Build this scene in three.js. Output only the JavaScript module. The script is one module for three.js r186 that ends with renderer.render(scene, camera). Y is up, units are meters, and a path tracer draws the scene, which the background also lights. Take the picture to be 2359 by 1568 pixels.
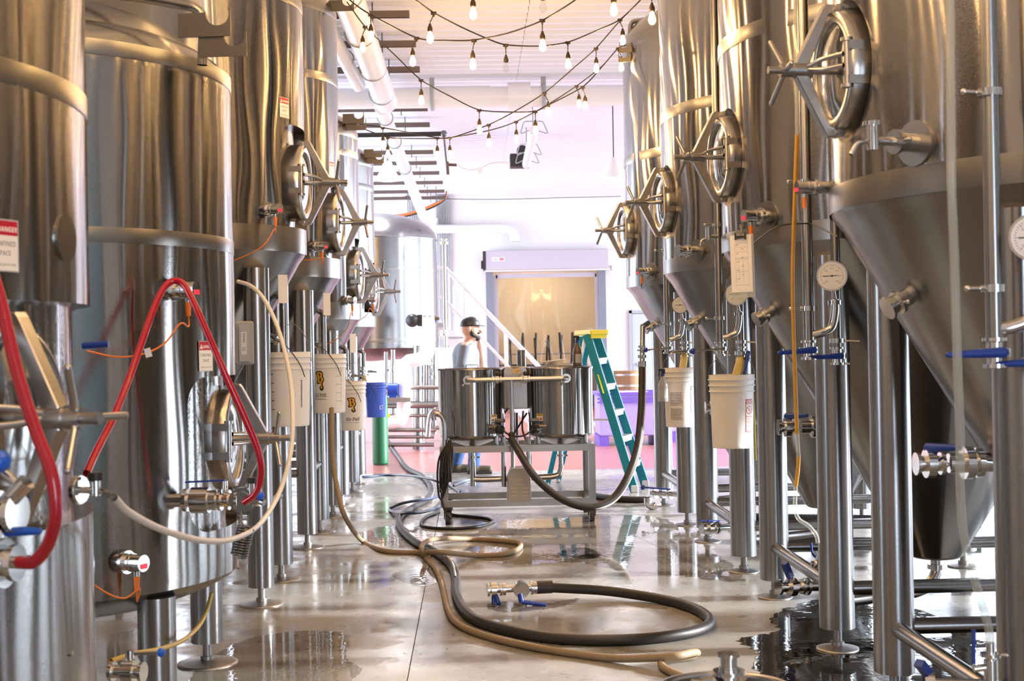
import * as THREE from 'three';
import { mergeGeometries, mergeVertices } from 'three/addons/utils/BufferGeometryUtils.js';
import { RoundedBoxGeometry } from 'three/addons/geometries/RoundedBoxGeometry.js';
import { RectAreaLightUniformsLib } from 'three/addons/lights/RectAreaLightUniformsLib.js';
import { MarchingCubes } from 'three/addons/objects/MarchingCubes.js';
import { Brush, Evaluator, SUBTRACTION } from 'three-bvh-csg';

// ---------------------------------------------------------------- camera, sky, sun, exposure
const F = 3100, EYE = 1.48;                                   // focal length in pixels of the 2359x1568 frame
const scene = new THREE.Scene();
const camera = new THREE.PerspectiveCamera(2 * Math.atan(784 / F) * 180 / Math.PI, 2359 / 1568, 0.1, 200);
camera.rotation.order = 'YXZ';
camera.position.set(0, EYE, 0);
camera.rotation.set(Math.atan(9.2 / F), -Math.atan(94.5 / F), -1.05 * Math.PI / 180);
camera.focus = 9; camera.userData.fStop = 5.6;
camera.updateMatrixWorld();
scene.background = new THREE.Color(0.82, 0.93, 1.1);
scene.backgroundIntensity = 4.2;
const sun = new THREE.DirectionalLight(new THREE.Color(1, 0.97, 0.94), 9);
sun.position.set(24, 6.6, -8.3); sun.target.position.set(0, 0, -8.3);
sun.castShadow = true; sun.shadow.radius = 5; sun.shadow.mapSize.set(2048, 2048);
Object.assign(sun.shadow.camera, { left: -20, right: 20, top: 12, bottom: -12, near: 1, far: 60 });
scene.add(sun, sun.target);
RectAreaLightUniformsLib.init();
const renderer = new THREE.WebGLRenderer();
renderer.toneMapping = THREE.LinearToneMapping;
renderer.toneMappingExposure = 1.6;
renderer.shadowMap.enabled = true;

// ---------------------------------------------------------------- helpers
const V = (x, y, z) => new THREE.Vector3(x, y, z), PI = Math.PI;
let seed = 7; const rnd = () => ((seed = (seed * 16807) % 2147483647) - 1) / 2147483646;
const rr = (a, b) => a + (b - a) * rnd();
const ray = (px, py) => V((px - 1179.5) / F, -(py - 784) / F, -1).applyQuaternion(camera.quaternion);
const along = (d, t) => V(0, EYE, 0).addScaledVector(d, t);
const onZ = (px, py, z) => { const d = ray(px, py); return along(d, z / d.z); };          // a pixel on a plane across the aisle
const onX = (px, py, x) => { const d = ray(px, py); return along(d, x / d.x); };
const onY = (px, py, y) => { const d = ray(px, py); return along(d, (y - EYE) / d.y); };  // a pixel on the floor or at a height
function onCyl(px, py, xc, zc, R) {                                                       // a pixel on the wall of an upright cylinder
  const d = ray(px, py), a = d.x * d.x + d.z * d.z, b = -2 * (d.x * xc + d.z * zc), c = xc * xc + zc * zc - R * R;
  const q = b * b - 4 * a * c, t = q > 0 ? (-b - Math.sqrt(q)) / (2 * a) : -b / (2 * a);
  const p = along(d, t); p.n = V(p.x - xc, 0, p.z - zc).normalize();
  return p;
}
function clean(g) {
  g = g.index ? g.toNonIndexed() : g;
  for (const k of Object.keys(g.attributes)) if (!['position', 'normal', 'uv'].includes(k)) g.deleteAttribute(k);
  if (!g.attributes.normal) g.computeVertexNormals();
  if (!g.attributes.uv) g.setAttribute('uv', new THREE.BufferAttribute(new Float32Array(g.attributes.position.count * 2), 2));
  g.groups.length = 0; g.morphAttributes = {};
  return g;
}
const join = (list) => { list = [list].flat(9).filter(Boolean).map(clean); return list.length > 1 ? mergeGeometries(list) : list[0]; };
const shift = (g, x, y, z) => g.translate(x, y, z);
const box = (w, h, d, x = 0, y = 0, z = 0, r = 0) => (r ? new RoundedBoxGeometry(w, h, d, 2, r) : new THREE.BoxGeometry(w, h, d)).translate(x, y, z);
const cyl = (r0, r1, h, x = 0, y = 0, z = 0, n = 20) => new THREE.CylinderGeometry(r1, r0, h, n).translate(x, y, z);
const ball = (r, x = 0, y = 0, z = 0, n = 14) => new THREE.SphereGeometry(r, n, n * 0.7 | 0).translate(x, y, z);
function aim(g, p, dir) { return g.applyQuaternion(new THREE.Quaternion().setFromUnitVectors(V(0, 1, 0), dir.clone().normalize())).translate(p.x, p.y, p.z); }
function rod(a, b, r, n = 12, r1 = r) { const d = b.clone().sub(a); return aim(new THREE.CylinderGeometry(r1, r, d.length(), n), a.clone().add(b).multiplyScalar(0.5), d); }
function bar(a, b, w, t, up = V(0, 1, 0)) {                    // a flat bar from a to b
  const d = b.clone().sub(a), l = d.length(); d.normalize();
  const s = new THREE.Vector3().crossVectors(up, d).normalize(), u = new THREE.Vector3().crossVectors(d, s);
  const m = new THREE.Matrix4().makeBasis(s, u, d); m.setPosition(a.clone().add(b).multiplyScalar(0.5));
  return new THREE.BoxGeometry(w, t, l).applyMatrix4(m);
}
const tube = (pts, r, n = 40, k = 8, tension = 0.5) => new THREE.TubeGeometry(new THREE.CatmullRomCurve3(pts, false, 'catmullrom', tension), n, r, k);
const lathe = (pts, n = 32) => new THREE.LatheGeometry(pts.map(([r, y]) => new THREE.Vector2(Math.max(r, 1e-4), y)), n);
const disc = (p, dir, r, h, n = 20) => aim(new THREE.CylinderGeometry(r, r, h, n), p, dir);
const used = {};
const numbered = (n) => { const k = used[n] = (used[n] ?? -1) + 1; return k ? n + '_' + String(k).padStart(3, '0') : n; };
function mesh(parent, name, geo, mat) {
  const m = new THREE.Mesh(join(geo), mat); m.castShadow = m.receiveShadow = true;
  m.name = parent === scene ? numbered(name) : name; parent.add(m);
  return m;
}
function tag(o, label, category, group, kind) { Object.assign(o.userData, { label, category }, group && { group }, kind && { kind }); return o; }
function thing(name, label, category, x = 0, y = 0, z = 0, group) { const g = new THREE.Group(); g.name = numbered(name); g.position.set(x, y, z); scene.add(g); return tag(g, label, category, group); }
function struct(name, geo, mat, label, category) { const m = mesh(scene, name, geo, mat); return tag(m, label, category, null, 'structure'); }
function structGroup(name, label, category) { const g = thing(name, label, category); g.userData.kind = 'structure'; return g; }
const loc = (t, p) => p.clone().sub(t.position);

// ---------------------------------------------------------------- textures
function noiseTexture(n, fn, srgb) {
  const a = new Uint8Array(n * n * 4);
  for (let y = 0; y < n; y++) for (let x = 0; x < n; x++) { const c = fn(x, y), i = (y * n + x) * 4; a[i] = c[0]; a[i + 1] = c[1]; a[i + 2] = c[2]; a[i + 3] = 255; }
  const t = new THREE.DataTexture(a, n, n); t.wrapS = t.wrapT = THREE.RepeatWrapping; t.magFilter = THREE.LinearFilter; t.needsUpdate = true;
  if (srgb) t.colorSpace = THREE.SRGBColorSpace;
  return t;
}
function valueNoise(n, cells) {                                // periodic value noise, n pixels, cells across
  const g = Array.from({ length: cells * cells }, rnd), s = (t) => t * t * (3 - 2 * t);
  return (x, y) => {
    const fx = x / n * cells, fy = y / n * cells, x0 = Math.floor(fx), y0 = Math.floor(fy), u = s(fx - x0), v = s(fy - y0), at = (i, j) => g[((j + cells) % cells) * cells + (i + cells) % cells];
    return (at(x0, y0) * (1 - u) + at(x0 + 1, y0) * u) * (1 - v) + (at(x0, y0 + 1) * (1 - u) + at(x0 + 1, y0 + 1) * u) * v;
  };
}
const N = 512, nz = [6, 13, 31, 70, 160].map((c) => valueNoise(N, c));
const fbm = (x, y) => nz[0](x, y) * 0.36 + nz[1](x, y) * 0.26 + nz[2](x, y) * 0.18 + nz[3](x, y) * 0.12 + nz[4](x, y) * 0.08;
const floorMap = noiseTexture(N, (x, y) => { const f = fbm(x, y), s = nz[4](x, y) > 0.93 ? -38 : 0, k = 140 + (f - 0.5) * 66 + s; return [k, k - 1, k - 5]; }, true);
const floorRough = noiseTexture(N, (x, y) => { const f = fbm((x + 100) % N, (y + 77) % N); const k = 62 + (f - 0.5) * 240; return [k, Math.max(14, Math.min(150, k)), k]; });
const grain = noiseTexture(256, () => { const k = 90 + rnd() * 150; return [k, k, k]; });
// horizontal brushing: every row of the sheet leans a little up or down
const gauss = () => (rnd() + rnd() + rnd() + rnd() - 2) * 1.1;
function brushTexture(lean) { return noiseTexture(512, (x, y) => { const t = Math.max(-0.9, Math.min(0.9, gauss() * lean)); const l = Math.hypot(1, t); return [128, 127.5 + 127.5 * t / l, 127.5 + 127.5 / l]; }); }
const brush = brushTexture(0.09), brushSoft = brushTexture(0.12);
function canvas(w, h, draw, transparent) {
  const c = document.createElement('canvas'); c.width = w; c.height = h; const g = c.getContext('2d');
  if (!transparent) { g.fillStyle = '#f4f4f2'; g.fillRect(0, 0, w, h); }
  draw(g, w, h); const t = new THREE.CanvasTexture(c); t.colorSpace = THREE.SRGBColorSpace; return t;
}
// ---------------------------------------------------------------- materials
const std = (color, roughness = 0.6, metalness = 0, more = {}) => new THREE.MeshPhysicalMaterial({ color, roughness, metalness, ...more });
const lin = (r, g, b) => new THREE.Color().setRGB(r, g, b);
brush.repeat.set(2, 2); brushSoft.repeat.set(3, 3);
const M = {
  shell: std(lin(0.35, 0.34, 0.33), 0.14, 1, { normalMap: brush, anisotropy: 1, anisotropyRotation: PI / 2 }),
  cone: std(lin(0.29, 0.29, 0.295), 0.25, 1, { anisotropy: 0.6, anisotropyRotation: PI / 2, bumpMap: grain, bumpScale: 0.00012 }),
  band: std(lin(0.3, 0.295, 0.285), 0.3, 1, { anisotropy: 0.6, anisotropyRotation: PI / 2 }),
  leg: std(lin(0.34, 0.34, 0.34), 0.26, 1, { normalMap: brushSoft, anisotropy: 0.6, anisotropyRotation: PI / 2 }),
  steel: std(lin(0.5, 0.49, 0.48), 0.24, 1),
  bright: std(lin(0.7, 0.7, 0.69), 0.1, 1),
  dull: std(lin(0.36, 0.35, 0.34), 0.42, 1),
  plate: std(lin(0.17, 0.155, 0.135), 0.45, 1),
  wall: std(lin(0.86, 0.86, 0.86), 0.75),
  ceiling: std(lin(0.8, 0.81, 0.88), 0.55),
  pvc: std(lin(0.86, 0.86, 0.85), 0.3),
  lagging: std(lin(0.85, 0.84, 0.84), 0.45),
  concrete: std('#ffffff', 1, 0, { map: floorMap, roughnessMap: floorRough }),
  joint: std(lin(0.1, 0.095, 0.09), 0.9),
  redfloor: std(lin(0.33, 0.125, 0.12), 0.3, 0),
  water: std(lin(0.8, 0.77, 0.73), 0.015, 0, { transmission: 1, thickness: 0, ior: 1.33 }),
  wet: std(lin(0.17, 0.15, 0.13), 0.03, 0, { transmission: 1, thickness: 0, ior: 1.4 }),
  rubber: std(lin(0.035, 0.033, 0.035), 0.5),
  hose: std(lin(0.024, 0.022, 0.023), 0.48),
  blackcable: std(lin(0.012, 0.012, 0.013), 0.4),
  bluehose: std(lin(0.03, 0.05, 0.11), 0.35),
  tan: std(lin(0.27, 0.205, 0.13), 0.6, 0, { bumpMap: grain, bumpScale: 0.0006 }),
  stripe: std(lin(0.7, 0.68, 0.64), 0.5),
  redhose: std(lin(0.42, 0.004, 0.02), 0.12, 0, { clearcoat: 0.6 }),
  whitehose: std(lin(0.8, 0.79, 0.76), 0.3),
  clear: std(lin(0.85, 0.88, 0.86), 0.12, 0, { transmission: 0.75, thickness: 0, ior: 1.4 }),
  amber: std(lin(0.75, 0.42, 0.03), 0.12, 0, { transmission: 0.35, thickness: 0 }),
  yellowhose: std(lin(0.62, 0.45, 0.08), 0.35),
  foam: std(lin(0.75, 0.6, 0.22), 0.4),
  orange: std(lin(0.85, 0.22, 0.03), 0.45),
  blue: std(lin(0.012, 0.05, 0.33), 0.38),
  bluebright: std(lin(0.02, 0.14, 0.75), 0.28),
  pail: std(lin(0.84, 0.84, 0.83), 0.42),
  pailblue: std(lin(0.06, 0.14, 0.75), 0.4),
  wire: std(lin(0.2, 0.2, 0.2), 0.35, 1),
  green: std(lin(0.01, 0.12, 0.05), 0.4),
  black: std(lin(0.02, 0.02, 0.02), 0.45),
  socket: std(lin(0.045, 0.03, 0.015), 0.45),
  strut: std(lin(0.17, 0.13, 0.11), 0.5, 0.7),
  grey: std(lin(0.4, 0.42, 0.44), 0.5),
  boxgrey: std(lin(0.36, 0.38, 0.39), 0.45),
  doorteal: std(lin(0.27, 0.42, 0.47), 0.5),
  header: std(lin(0.5, 0.48, 0.54), 0.45),
  track: std(lin(0.2, 0.22, 0.27), 0.45),
  vinyl: std(lin(0.96, 0.93, 0.88), 0.02, 0, { transmission: 1, thickness: 0, ior: 1.7 }),
  beige: std(lin(0.58, 0.46, 0.32), 0.5),
  doorgrey: std(lin(0.5, 0.56, 0.64), 0.5),
  teal: std(lin(0.005, 0.24, 0.34), 0.45),
  yellow: std(lin(0.82, 0.68, 0.03), 0.45),
  alu: std(lin(0.78, 0.78, 0.78), 0.35, 0.6),
  lavender: std(lin(0.45, 0.38, 0.82), 0.5),
  purple: std(lin(0.2, 0.12, 0.62), 0.5),
  graincol: std(lin(0.68, 0.57, 0.42), 0.95),
  wood: std(lin(0.24, 0.13, 0.06), 0.7),
  paper: std(lin(0.78, 0.78, 0.8), 0.8),
  motor: std(lin(0.4, 0.37, 0.33), 0.5, 0.4),
  skin: std(lin(0.58, 0.33, 0.24), 0.55), shirt: std(lin(0.19, 0.22, 0.27), 0.85), jeans: std(lin(0.03, 0.08, 0.22), 0.85),
  boot: std(lin(0.06, 0.045, 0.03), 0.6), sole: std(lin(0.03, 0.03, 0.03), 0.7), hair: std(lin(0.015, 0.013, 0.012), 0.7),
  copper: std(lin(0.65, 0.3, 0.18), 0.4, 0.6),
  bulb: std(lin(1, 0.8, 0.55), 0.2, 0, { emissive: lin(1, 0.62, 0.25), emissiveIntensity: 12 }),
  bulboff: std(lin(0.95, 0.95, 0.95), 0.03, 0, { transmission: 1, thickness: 0 }),
  red7: std(lin(0.05, 0, 0), 0.3, 0, { emissive: lin(1, 0.03, 0.05), emissiveIntensity: 0.9 }),
  lampglow: std('#ffffff', 0.4, 0, { emissive: lin(1, 0.98, 0.95), emissiveIntensity: 3 }),
};
const sheet = (t, rough = 0.4) => std('#ffffff', rough, 0, { map: t });
const dangerTex = canvas(256, 330, (g, w, h) => {
  g.fillStyle = '#f5f6f6'; g.fillRect(0, 0, w, h); g.fillStyle = '#c01a3a'; g.fillRect(8, 8, w - 16, 92);
  g.fillStyle = '#fff'; g.beginPath(); g.moveTo(20, 84); g.lineTo(46, 30); g.lineTo(72, 84); g.fill();
  g.font = 'bold 46px sans-serif'; g.textAlign = 'left'; g.fillText('DANGER', 76, 78, 170); g.fillStyle = '#c01a3a'; g.fillRect(43, 50, 6, 18); g.fillRect(43, 72, 6, 6);
  g.fillStyle = '#1d2a44'; g.textAlign = 'center'; g.font = '42px sans-serif'; g.fillText('CONFINED', 128, 168); g.fillText('SPACE', 128, 228); g.font = '22px sans-serif'; g.fillText('Enter by permit only', 128, 292);
  g.strokeStyle = '#8a929c'; g.lineWidth = 4; g.strokeRect(4, 4, w - 8, h - 8);
});
const gaugeTex = canvas(256, 256, (g) => {
  g.fillStyle = '#e9edf2'; g.fillRect(0, 0, 256, 256); g.strokeStyle = '#2a3346'; g.fillStyle = '#2a3346'; g.lineWidth = 3;
  for (let k = 0; k <= 30; k++) { const a = (135 + k * 9) * PI / 180, r = k % 5 ? 98 : 88; g.beginPath(); g.moveTo(128 + Math.cos(a) * r, 128 + Math.sin(a) * r); g.lineTo(128 + Math.cos(a) * 108, 128 + Math.sin(a) * 108); g.stroke(); }
  g.font = '20px sans-serif'; g.textAlign = 'center'; for (let k = 0; k <= 6; k++) { const a = (135 + k * 45) * PI / 180; g.fillText('0.' + k, 128 + Math.cos(a) * 70, 135 + Math.sin(a) * 70); }
  g.lineWidth = 7; g.strokeStyle = '#101830'; g.beginPath(); g.moveTo(46, 130); g.lineTo(180, 126); g.stroke(); g.beginPath(); g.arc(128, 128, 10, 0, 7); g.fill();
});
M.gauge = sheet(gaugeTex, 0.2); M.danger = sheet(dangerTex, 0.35);

// ---------------------------------------------------------------- the room
const H = 4.75, XL = -3.6, XR = 6.4, ZF = -29.5, ZB = 5, ZRED = -15.75;
const uvXZ = (g) => { const p = g.attributes.position, u = g.attributes.uv; for (let i = 0; i < p.count; i++) u.setXY(i, p.getX(i) / 4, p.getZ(i) / 4); return g; };
{
  const f = structGroup('floor', 'pale wet concrete slab floor with sawn joints', 'floor');
  mesh(f, 'slab_bed', box(XR - XL + 0.4, 0.2, ZB - ZRED, (XL + XR) / 2, -0.112, (ZB + ZRED) / 2), M.joint);
  const xs = [XL - 0.2, -0.31, 3.2, XR + 0.2], zs = [ZB, 0.2, -4.6, -10.2, ZRED];
  for (let i = 0; i < 3; i++) for (let j = 0; j < 4; j++) { const w = xs[i + 1] - xs[i] - 0.005, d = zs[j] - zs[j + 1] - 0.004; mesh(f, 'slab', uvXZ(box(w, 0.012, d, (xs[i] + xs[i + 1]) / 2, -0.006, (zs[j] + zs[j + 1]) / 2)), M.concrete); }
  struct('floor_brewhouse', box(XR - XL + 0.4, 0.2, ZRED - ZF + 6, (XL + XR) / 2, -0.1, (ZRED + ZF - 6) / 2), M.redfloor, 'glossy brick red resin floor under the brewhouse', 'floor');
  struct('ground_outside', box(30, 0.2, 50, XR + 15.2, -0.14, -12), std(lin(0.5, 0.49, 0.47), 0.9), 'pale concrete apron outside the big side openings', 'ground');
}
function wallWithHoles(name, x, holes, label) {              // a wall along z at x with openings [z0, z1, y0, y1]
  const t = 0.2, g = []; let z = ZB;
  for (const [z0, z1, y0, y1] of holes) {
    if (z > z0) g.push(box(t, H, z - z0, x, H / 2, (z + z0) / 2));
    if (y0 > 0) g.push(box(t, y0, z0 - z1, x, y0 / 2, (z0 + z1) / 2));
    g.push(box(t, H - y1, z0 - z1, x, (H + y1) / 2, (z0 + z1) / 2)); z = z1;
  }
  g.push(box(t, H, z - ZF, x, H / 2, (z + ZF) / 2));
  return struct(name, g, M.wall, label, 'wall');
}
wallWithHoles('wall_right', XR + 0.1, [[-5.5, -6.8, 0, 2.3], [-7.3, -9.0, 0, 2.3], [-9.5, -13.4, 0, 2.5], [-14.6, -20.6, 0, 3.8], [-21.2, -28.6, 0, 3.8]], 'white side wall broken by big daylight openings');
wallWithHoles('wall_left', XL - 0.1, [[-3.95, -4.6, 0.4, 3.2], [-16, -20.6, 1.2, 3.7], [-21.3, -28.6, 1.2, 3.7]], 'white side wall behind the smaller tanks');
struct('wall_back', [box(XR - XL, H - 3.2, 0.2, (XL + XR) / 2, (H + 3.2) / 2, ZB), box(5.4, 3.2, 0.2, XL + 2.7, 1.6, ZB), box(1.6, 3.2, 0.2, XR - 0.8, 1.6, ZB)], M.wall, 'white wall with an open bay beside a closed sectional door', 'wall');
{ // closed sectional door that the near tanks mirror
  const d = structGroup('door_3', 'closed blue grey sectional overhead door', 'door');
  for (let i = 0; i < 6; i++) mesh(d, 'door_section', box(0.06, 0.57, 4.6, XR - 0.06, 0.3 + i * 0.585, 2.4, 0.012), M.doorteal);
}
{ // far wall with the roll-up door
  const x0 = 0.36, x1 = 2.95, y1 = 3.1, w = structGroup('wall_far', 'white insulated panel wall at the end of the aisle', 'wall');
  mesh(w, 'panel', box(x0 - XL, H, 0.2, (x0 + XL) / 2, H / 2, ZF - 0.1), M.wall);
  mesh(w, 'panel', box(x1 - x0, H - y1, 0.2, (x0 + x1) / 2, (H + y1) / 2, ZF - 0.1), M.wall);
  mesh(w, 'panel', box(XR - x1, H, 0.2, (XR + x1) / 2, H / 2, ZF - 0.1), M.wall);
  struct('wall_cold_room', [box(6, 4, 0.15, 1.6, 2, ZF - 3.6), box(0.15, 4, 3.4, -1.3, 2, ZF - 1.9), box(0.15, 4, 3.4, 4.6, 2, ZF - 1.9), box(6, 0.15, 3.6, 1.6, 4, ZF - 1.9)], M.beige, 'beige room seen through the clear roll-up door', 'wall');
  const d = structGroup('door_1', 'roll-up door with lilac grey hood and clear vinyl curtain', 'door');
  const z = ZF + 0.08;
  mesh(d, 'hood', [box(2.66, 0.42, 0.42, 1.67, 3.3, z + 0.21, 0.02)], M.header);
  mesh(d, 'hood_lip', box(2.66, 0.05, 0.36, 1.67, 3.08, z + 0.19), M.alu);
  mesh(d, 'hood_end', [box(0.05, 0.4, 0.46, 0.315, 3.3, z + 0.21), cyl(0.09, 0.09, 0.06, 0, 0, 0).rotateZ(PI / 2).translate(0.28, 3.22, z + 0.2)], M.black);
  mesh(d, 'hood_end', [box(0.14, 0.36, 0.4, 3.02, 3.32, z + 0.2, 0.02), box(0.05, 0.46, 0.3, 3.1, 3.28, z + 0.2)], M.alu);
  mesh(d, 'guide_rail', box(0.16, 3.1, 0.16, 0.43, 1.55, z + 0.05), M.track);
  mesh(d, 'guide_rail', box(0.16, 3.1, 0.16, 2.88, 1.55, z + 0.05), M.track);
  mesh(d, 'curtain_frame', [box(0.09, 3, 0.05, 0.56, 1.5, z), box(0.06, 3, 0.05, 2.77, 1.5, z), box(2.2, 0.1, 0.05, 1.67, 2.98, z)], M.header);
  const cg = new THREE.PlaneGeometry(2.2, 2.95, 60, 20), p = cg.attributes.position;
  for (let i = 0; i < p.count; i++) p.setZ(i, 0.016 * Math.sin(p.getX(i) * 4.2 + 0.4 * Math.sin(p.getY(i) * 1.9)) + 0.002 * Math.sin(p.getX(i) * 9 + p.getY(i) * 0.8));
  cg.computeVertexNormals();
  mesh(d, 'vinyl_curtain', cg.translate(1.67, 1.48, z), M.vinyl);
  const logo = canvas(256, 72, (g) => { g.fillStyle = '#eceaf0'; g.fillRect(0, 0, 256, 72); g.fillStyle = '#222'; g.font = 'bold 44px sans-serif'; g.fillText('C.H.I.', 14, 52); g.fillStyle = '#d8262a'; for (let i = 0; i < 3; i++) for (let j = 0; j < 3; j++) g.fillRect(152 + i * 30, 12 + j * 16, 27, 13); });
  mesh(d, 'badge', new THREE.PlaneGeometry(0.28, 0.08).translate(0.62, 3.32, z + 0.425), sheet(logo));
  const dd = structGroup('door_2', 'plain pale blue grey steel door with round knob', 'door');
  mesh(dd, 'leaf', box(0.92, 2.1, 0.06, 4.0, 1.05, ZF + 0.06), M.doorgrey);
  mesh(dd, 'door_frame', [box(0.07, 2.18, 0.1, 3.5, 1.09, ZF + 0.06), box(0.07, 2.18, 0.1, 4.5, 1.09, ZF + 0.06), box(1.06, 0.07, 0.1, 4, 2.15, ZF + 0.06)], M.grey);
  mesh(dd, 'knob', ball(0.045, 3.66, 1.0, ZF + 0.13), M.bright);
}
{ // corrugated ceiling
  const c = structGroup('ceiling', 'white corrugated steel ceiling with crosswise ribs', 'ceiling');
  mesh(c, 'roof_deck', box(XR - XL + 0.4, 0.12, ZB - ZF + 0.4, (XL + XR) / 2, H + 0.12, (ZB + ZF) / 2), M.wall);
  const xs = [XL, -2.6, 0.62, 3.6, XR], prof = (z0, z1) => {
    const s = new THREE.Shape(), n = Math.round((z0 - z1) / 0.25), st = (z0 - z1) / n; s.moveTo(0, 0.05);
    for (let i = 0; i < n; i++) { const a = i * st; s.lineTo(a, 0.03); s.lineTo(a + st * 0.5, 0.03); s.lineTo(a + st * 0.62, -0.012); s.lineTo(a + st * 0.88, -0.012); } s.lineTo(n * st, 0.03); s.lineTo(n * st, 0.05);
    return s;
  };
  for (let i = 0; i < 4; i++) for (let k = 0; k < 5; k++) {
    const z0 = ZB - k * 6.9, z1 = ZB - (k + 1) * 6.9, w = xs[i + 1] - xs[i] - 0.006;
    mesh(c, 'ceiling_panel', new THREE.ExtrudeGeometry(prof(z0, z1), { depth: w, bevelEnabled: false }).rotateY(PI / 2).translate(xs[i] + 0.003, H, z0), M.ceiling);
  }
}
// ---------------------------------------------------------------- pipes and struts under the ceiling
{
  const zc = -16.4, yc = 4.5;
  const m = thing('overhead_main_pipe', 'big white plastic pipe running across below the ceiling', 'pipe');
  mesh(m, 'pipe', rod(V(XL, yc, zc), V(4.2, yc, zc), 0.125, 24), M.pvc);
  for (const [a, b, r] of [[-0.4, 0.28, 0.14], [0.5, 0.78, 0.175]]) mesh(m, 'coupling', rod(V(a, yc, zc), V(b, yc, zc), r, 24), M.pvc);
  for (const x of [-0.42, 0.94]) { const h = mesh(m, 'hanger', [new THREE.TorusGeometry(0.15, 0.012, 8, 20).rotateY(PI / 2).scale(2, 1, 1).translate(x, yc, zc), box(0.06, 0.16, 0.05, x, yc + 0.19, zc)], M.grey); mesh(h, 'threaded_rod', rod(V(x, yc + 0.2, zc), V(x, H, zc), 0.012, 6), M.wire); }
  const d = thing('overhead_duct', 'wide white pipe with wire collars along the aisle ceiling', 'pipe');
  mesh(d, 'pipe', rod(V(-1.0, 4.42, -3), V(-0.97, 4.42, -16.2), 0.135, 24), M.pvc);
  for (const z of [-6, -8, -9.8, -11.2, -12.6, -14.2, -15.6]) mesh(d, 'collar', new THREE.TorusGeometry(0.142, 0.008, 6, 24).translate(-0.985, 4.42, z), M.grey);
  const e = thing('overhead_branch_pipe', 'slim white pipe with collars beside the wide ceiling pipe', 'pipe');
  mesh(e, 'pipe', rod(V(-1.45, 4.5, -5), V(-1.22, 4.45, -15.3), 0.075, 18), M.pvc);
  for (const z of [-10.5, -12.4, -14]) mesh(e, 'collar', new THREE.TorusGeometry(0.08, 0.008, 6, 20).translate(-1.45 + 0.023 * (-5 - z), 4.48, z), M.grey);
  const g = thing('overhead_far_pipe', 'white pipe sloping down from the cross pipe to the far wall', 'pipe');
  mesh(g, 'pipe', rod(V(-1.05, 4.42, -16.6), V(-0.9, 4.05, -26.5), 0.09, 18), M.pvc);
  for (const z of [-17.2, -18.8, -21]) mesh(g, 'collar', new THREE.TorusGeometry(0.098, 0.008, 6, 20).translate(-1.05 + (z + 16.6) * -0.0152, 4.42 + (z + 16.6) * 0.0374, z), M.grey);
  const bars = [[33, 943], [101, 958], [160, 967], [250, 985], [287, 990], [350, 998], [375, 1006], [398, 1012], [420, 1020], [440, 1024], [455, 1030]];
  for (const [py, px] of bars) {
    const y = 4.63, d0 = ray(px, py), t = (y - EYE) / d0.y, p = along(d0, t), x0 = XL + 0.05;
    const s = thing('strut_channel', 'brown steel strut channel hung on rods below the ceiling', 'strut', 0, 0, 0, 'strut channels under the ceiling');
    mesh(s, 'channel', [box(p.x - x0, 0.012, 0.06, (p.x + x0) / 2, y + 0.025, p.z), box(p.x - x0, 0.06, 0.01, (p.x + x0) / 2, y, p.z + 0.028), box(p.x - x0, 0.06, 0.01, (p.x + x0) / 2, y, p.z - 0.028)], M.strut);
    for (const dx of [0.35, 1.9]) mesh(s, 'hanger_rod', rod(V(p.x - dx, y - 0.09, p.z), V(p.x - dx, H, p.z), 0.008, 6), M.wire);
  }
  const bp = thing('sprinkler_pipe', 'thin black pipe under the ceiling ending in a drop nipple', 'pipe');
  const a = onZ(800, 313, -17), b = onZ(1022, 308, -17);
  mesh(bp, 'pipe', rod(V(XL, a.y, -17), b, 0.03, 10), M.black);
  mesh(bp, 'drop', [rod(b, onZ(1031, 400, -17), 0.012, 8), ball(0.045, b.x, b.y, b.z)], M.wire);
  mesh(bp, 'nipple', [rod(onZ(1030, 372, -17), onZ(1032, 402, -17), 0.02, 8), rod(onZ(1030, 379, -17), onZ(1052, 380, -17), 0.018, 8)], M.strut);
  const wv = thing('ceiling_cable', 'loose white cable sagging between the nipple and the tube heater', 'cable');
  mesh(wv, 'cable', tube([[1052, 380], [1068, 388], [1085, 392], [1110, 386], [1135, 375], [1160, 374], [1175, 376]].map(([x, y]) => onZ(x, y, -17.6)), 0.012, 40, 6), M.pvc);
  mesh(wv, 'junction_box', box(0.06, 0.08, 0.06).translate(...onZ(1106, 393, -17.6).toArray()), M.pvc);
  // radiant tube heater
  const th = thing('tube_heater', 'white radiant tube heater with black burner box and wire brackets', 'heater');
  const A = onZ(1212, 379, -20.6), B = onZ(1230, 300, -17.4);
  mesh(th, 'tube', rod(A, B, 0.062, 18), M.lagging);
  const C = onZ(1197, 371, -20.7);
  mesh(th, 'burner_box', [box(0.3, 0.2, 0.3, C.x, C.y, C.z, 0.015)], M.black);
  mesh(th, 'fan_housing', [disc(onZ(1203, 348, -20.75), V(0, 0, 1), 0.085, 0.14)], M.black);
  for (const t of [0.08, 0.35, 0.95]) { const p = A.clone().lerp(B, t); mesh(th, 'wire_bracket', tube([V(p.x - 0.05, p.y + 0.03, p.z), V(p.x - 0.17, p.y - 0.02, p.z), V(p.x - 0.12, p.y + 0.14, p.z), V(p.x + 0.12, p.y + 0.14, p.z), V(p.x + 0.19, p.y - 0.02, p.z), V(p.x + 0.06, p.y + 0.02, p.z)], 0.008, 30, 6, 0.1), M.grey); }
  for (const t of [0.1, 0.9]) { const p = A.clone().lerp(B, t); mesh(th, 'chain', rod(V(p.x, p.y + 0.1, p.z), V(p.x, H, p.z), 0.006, 6), M.wire); }
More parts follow.
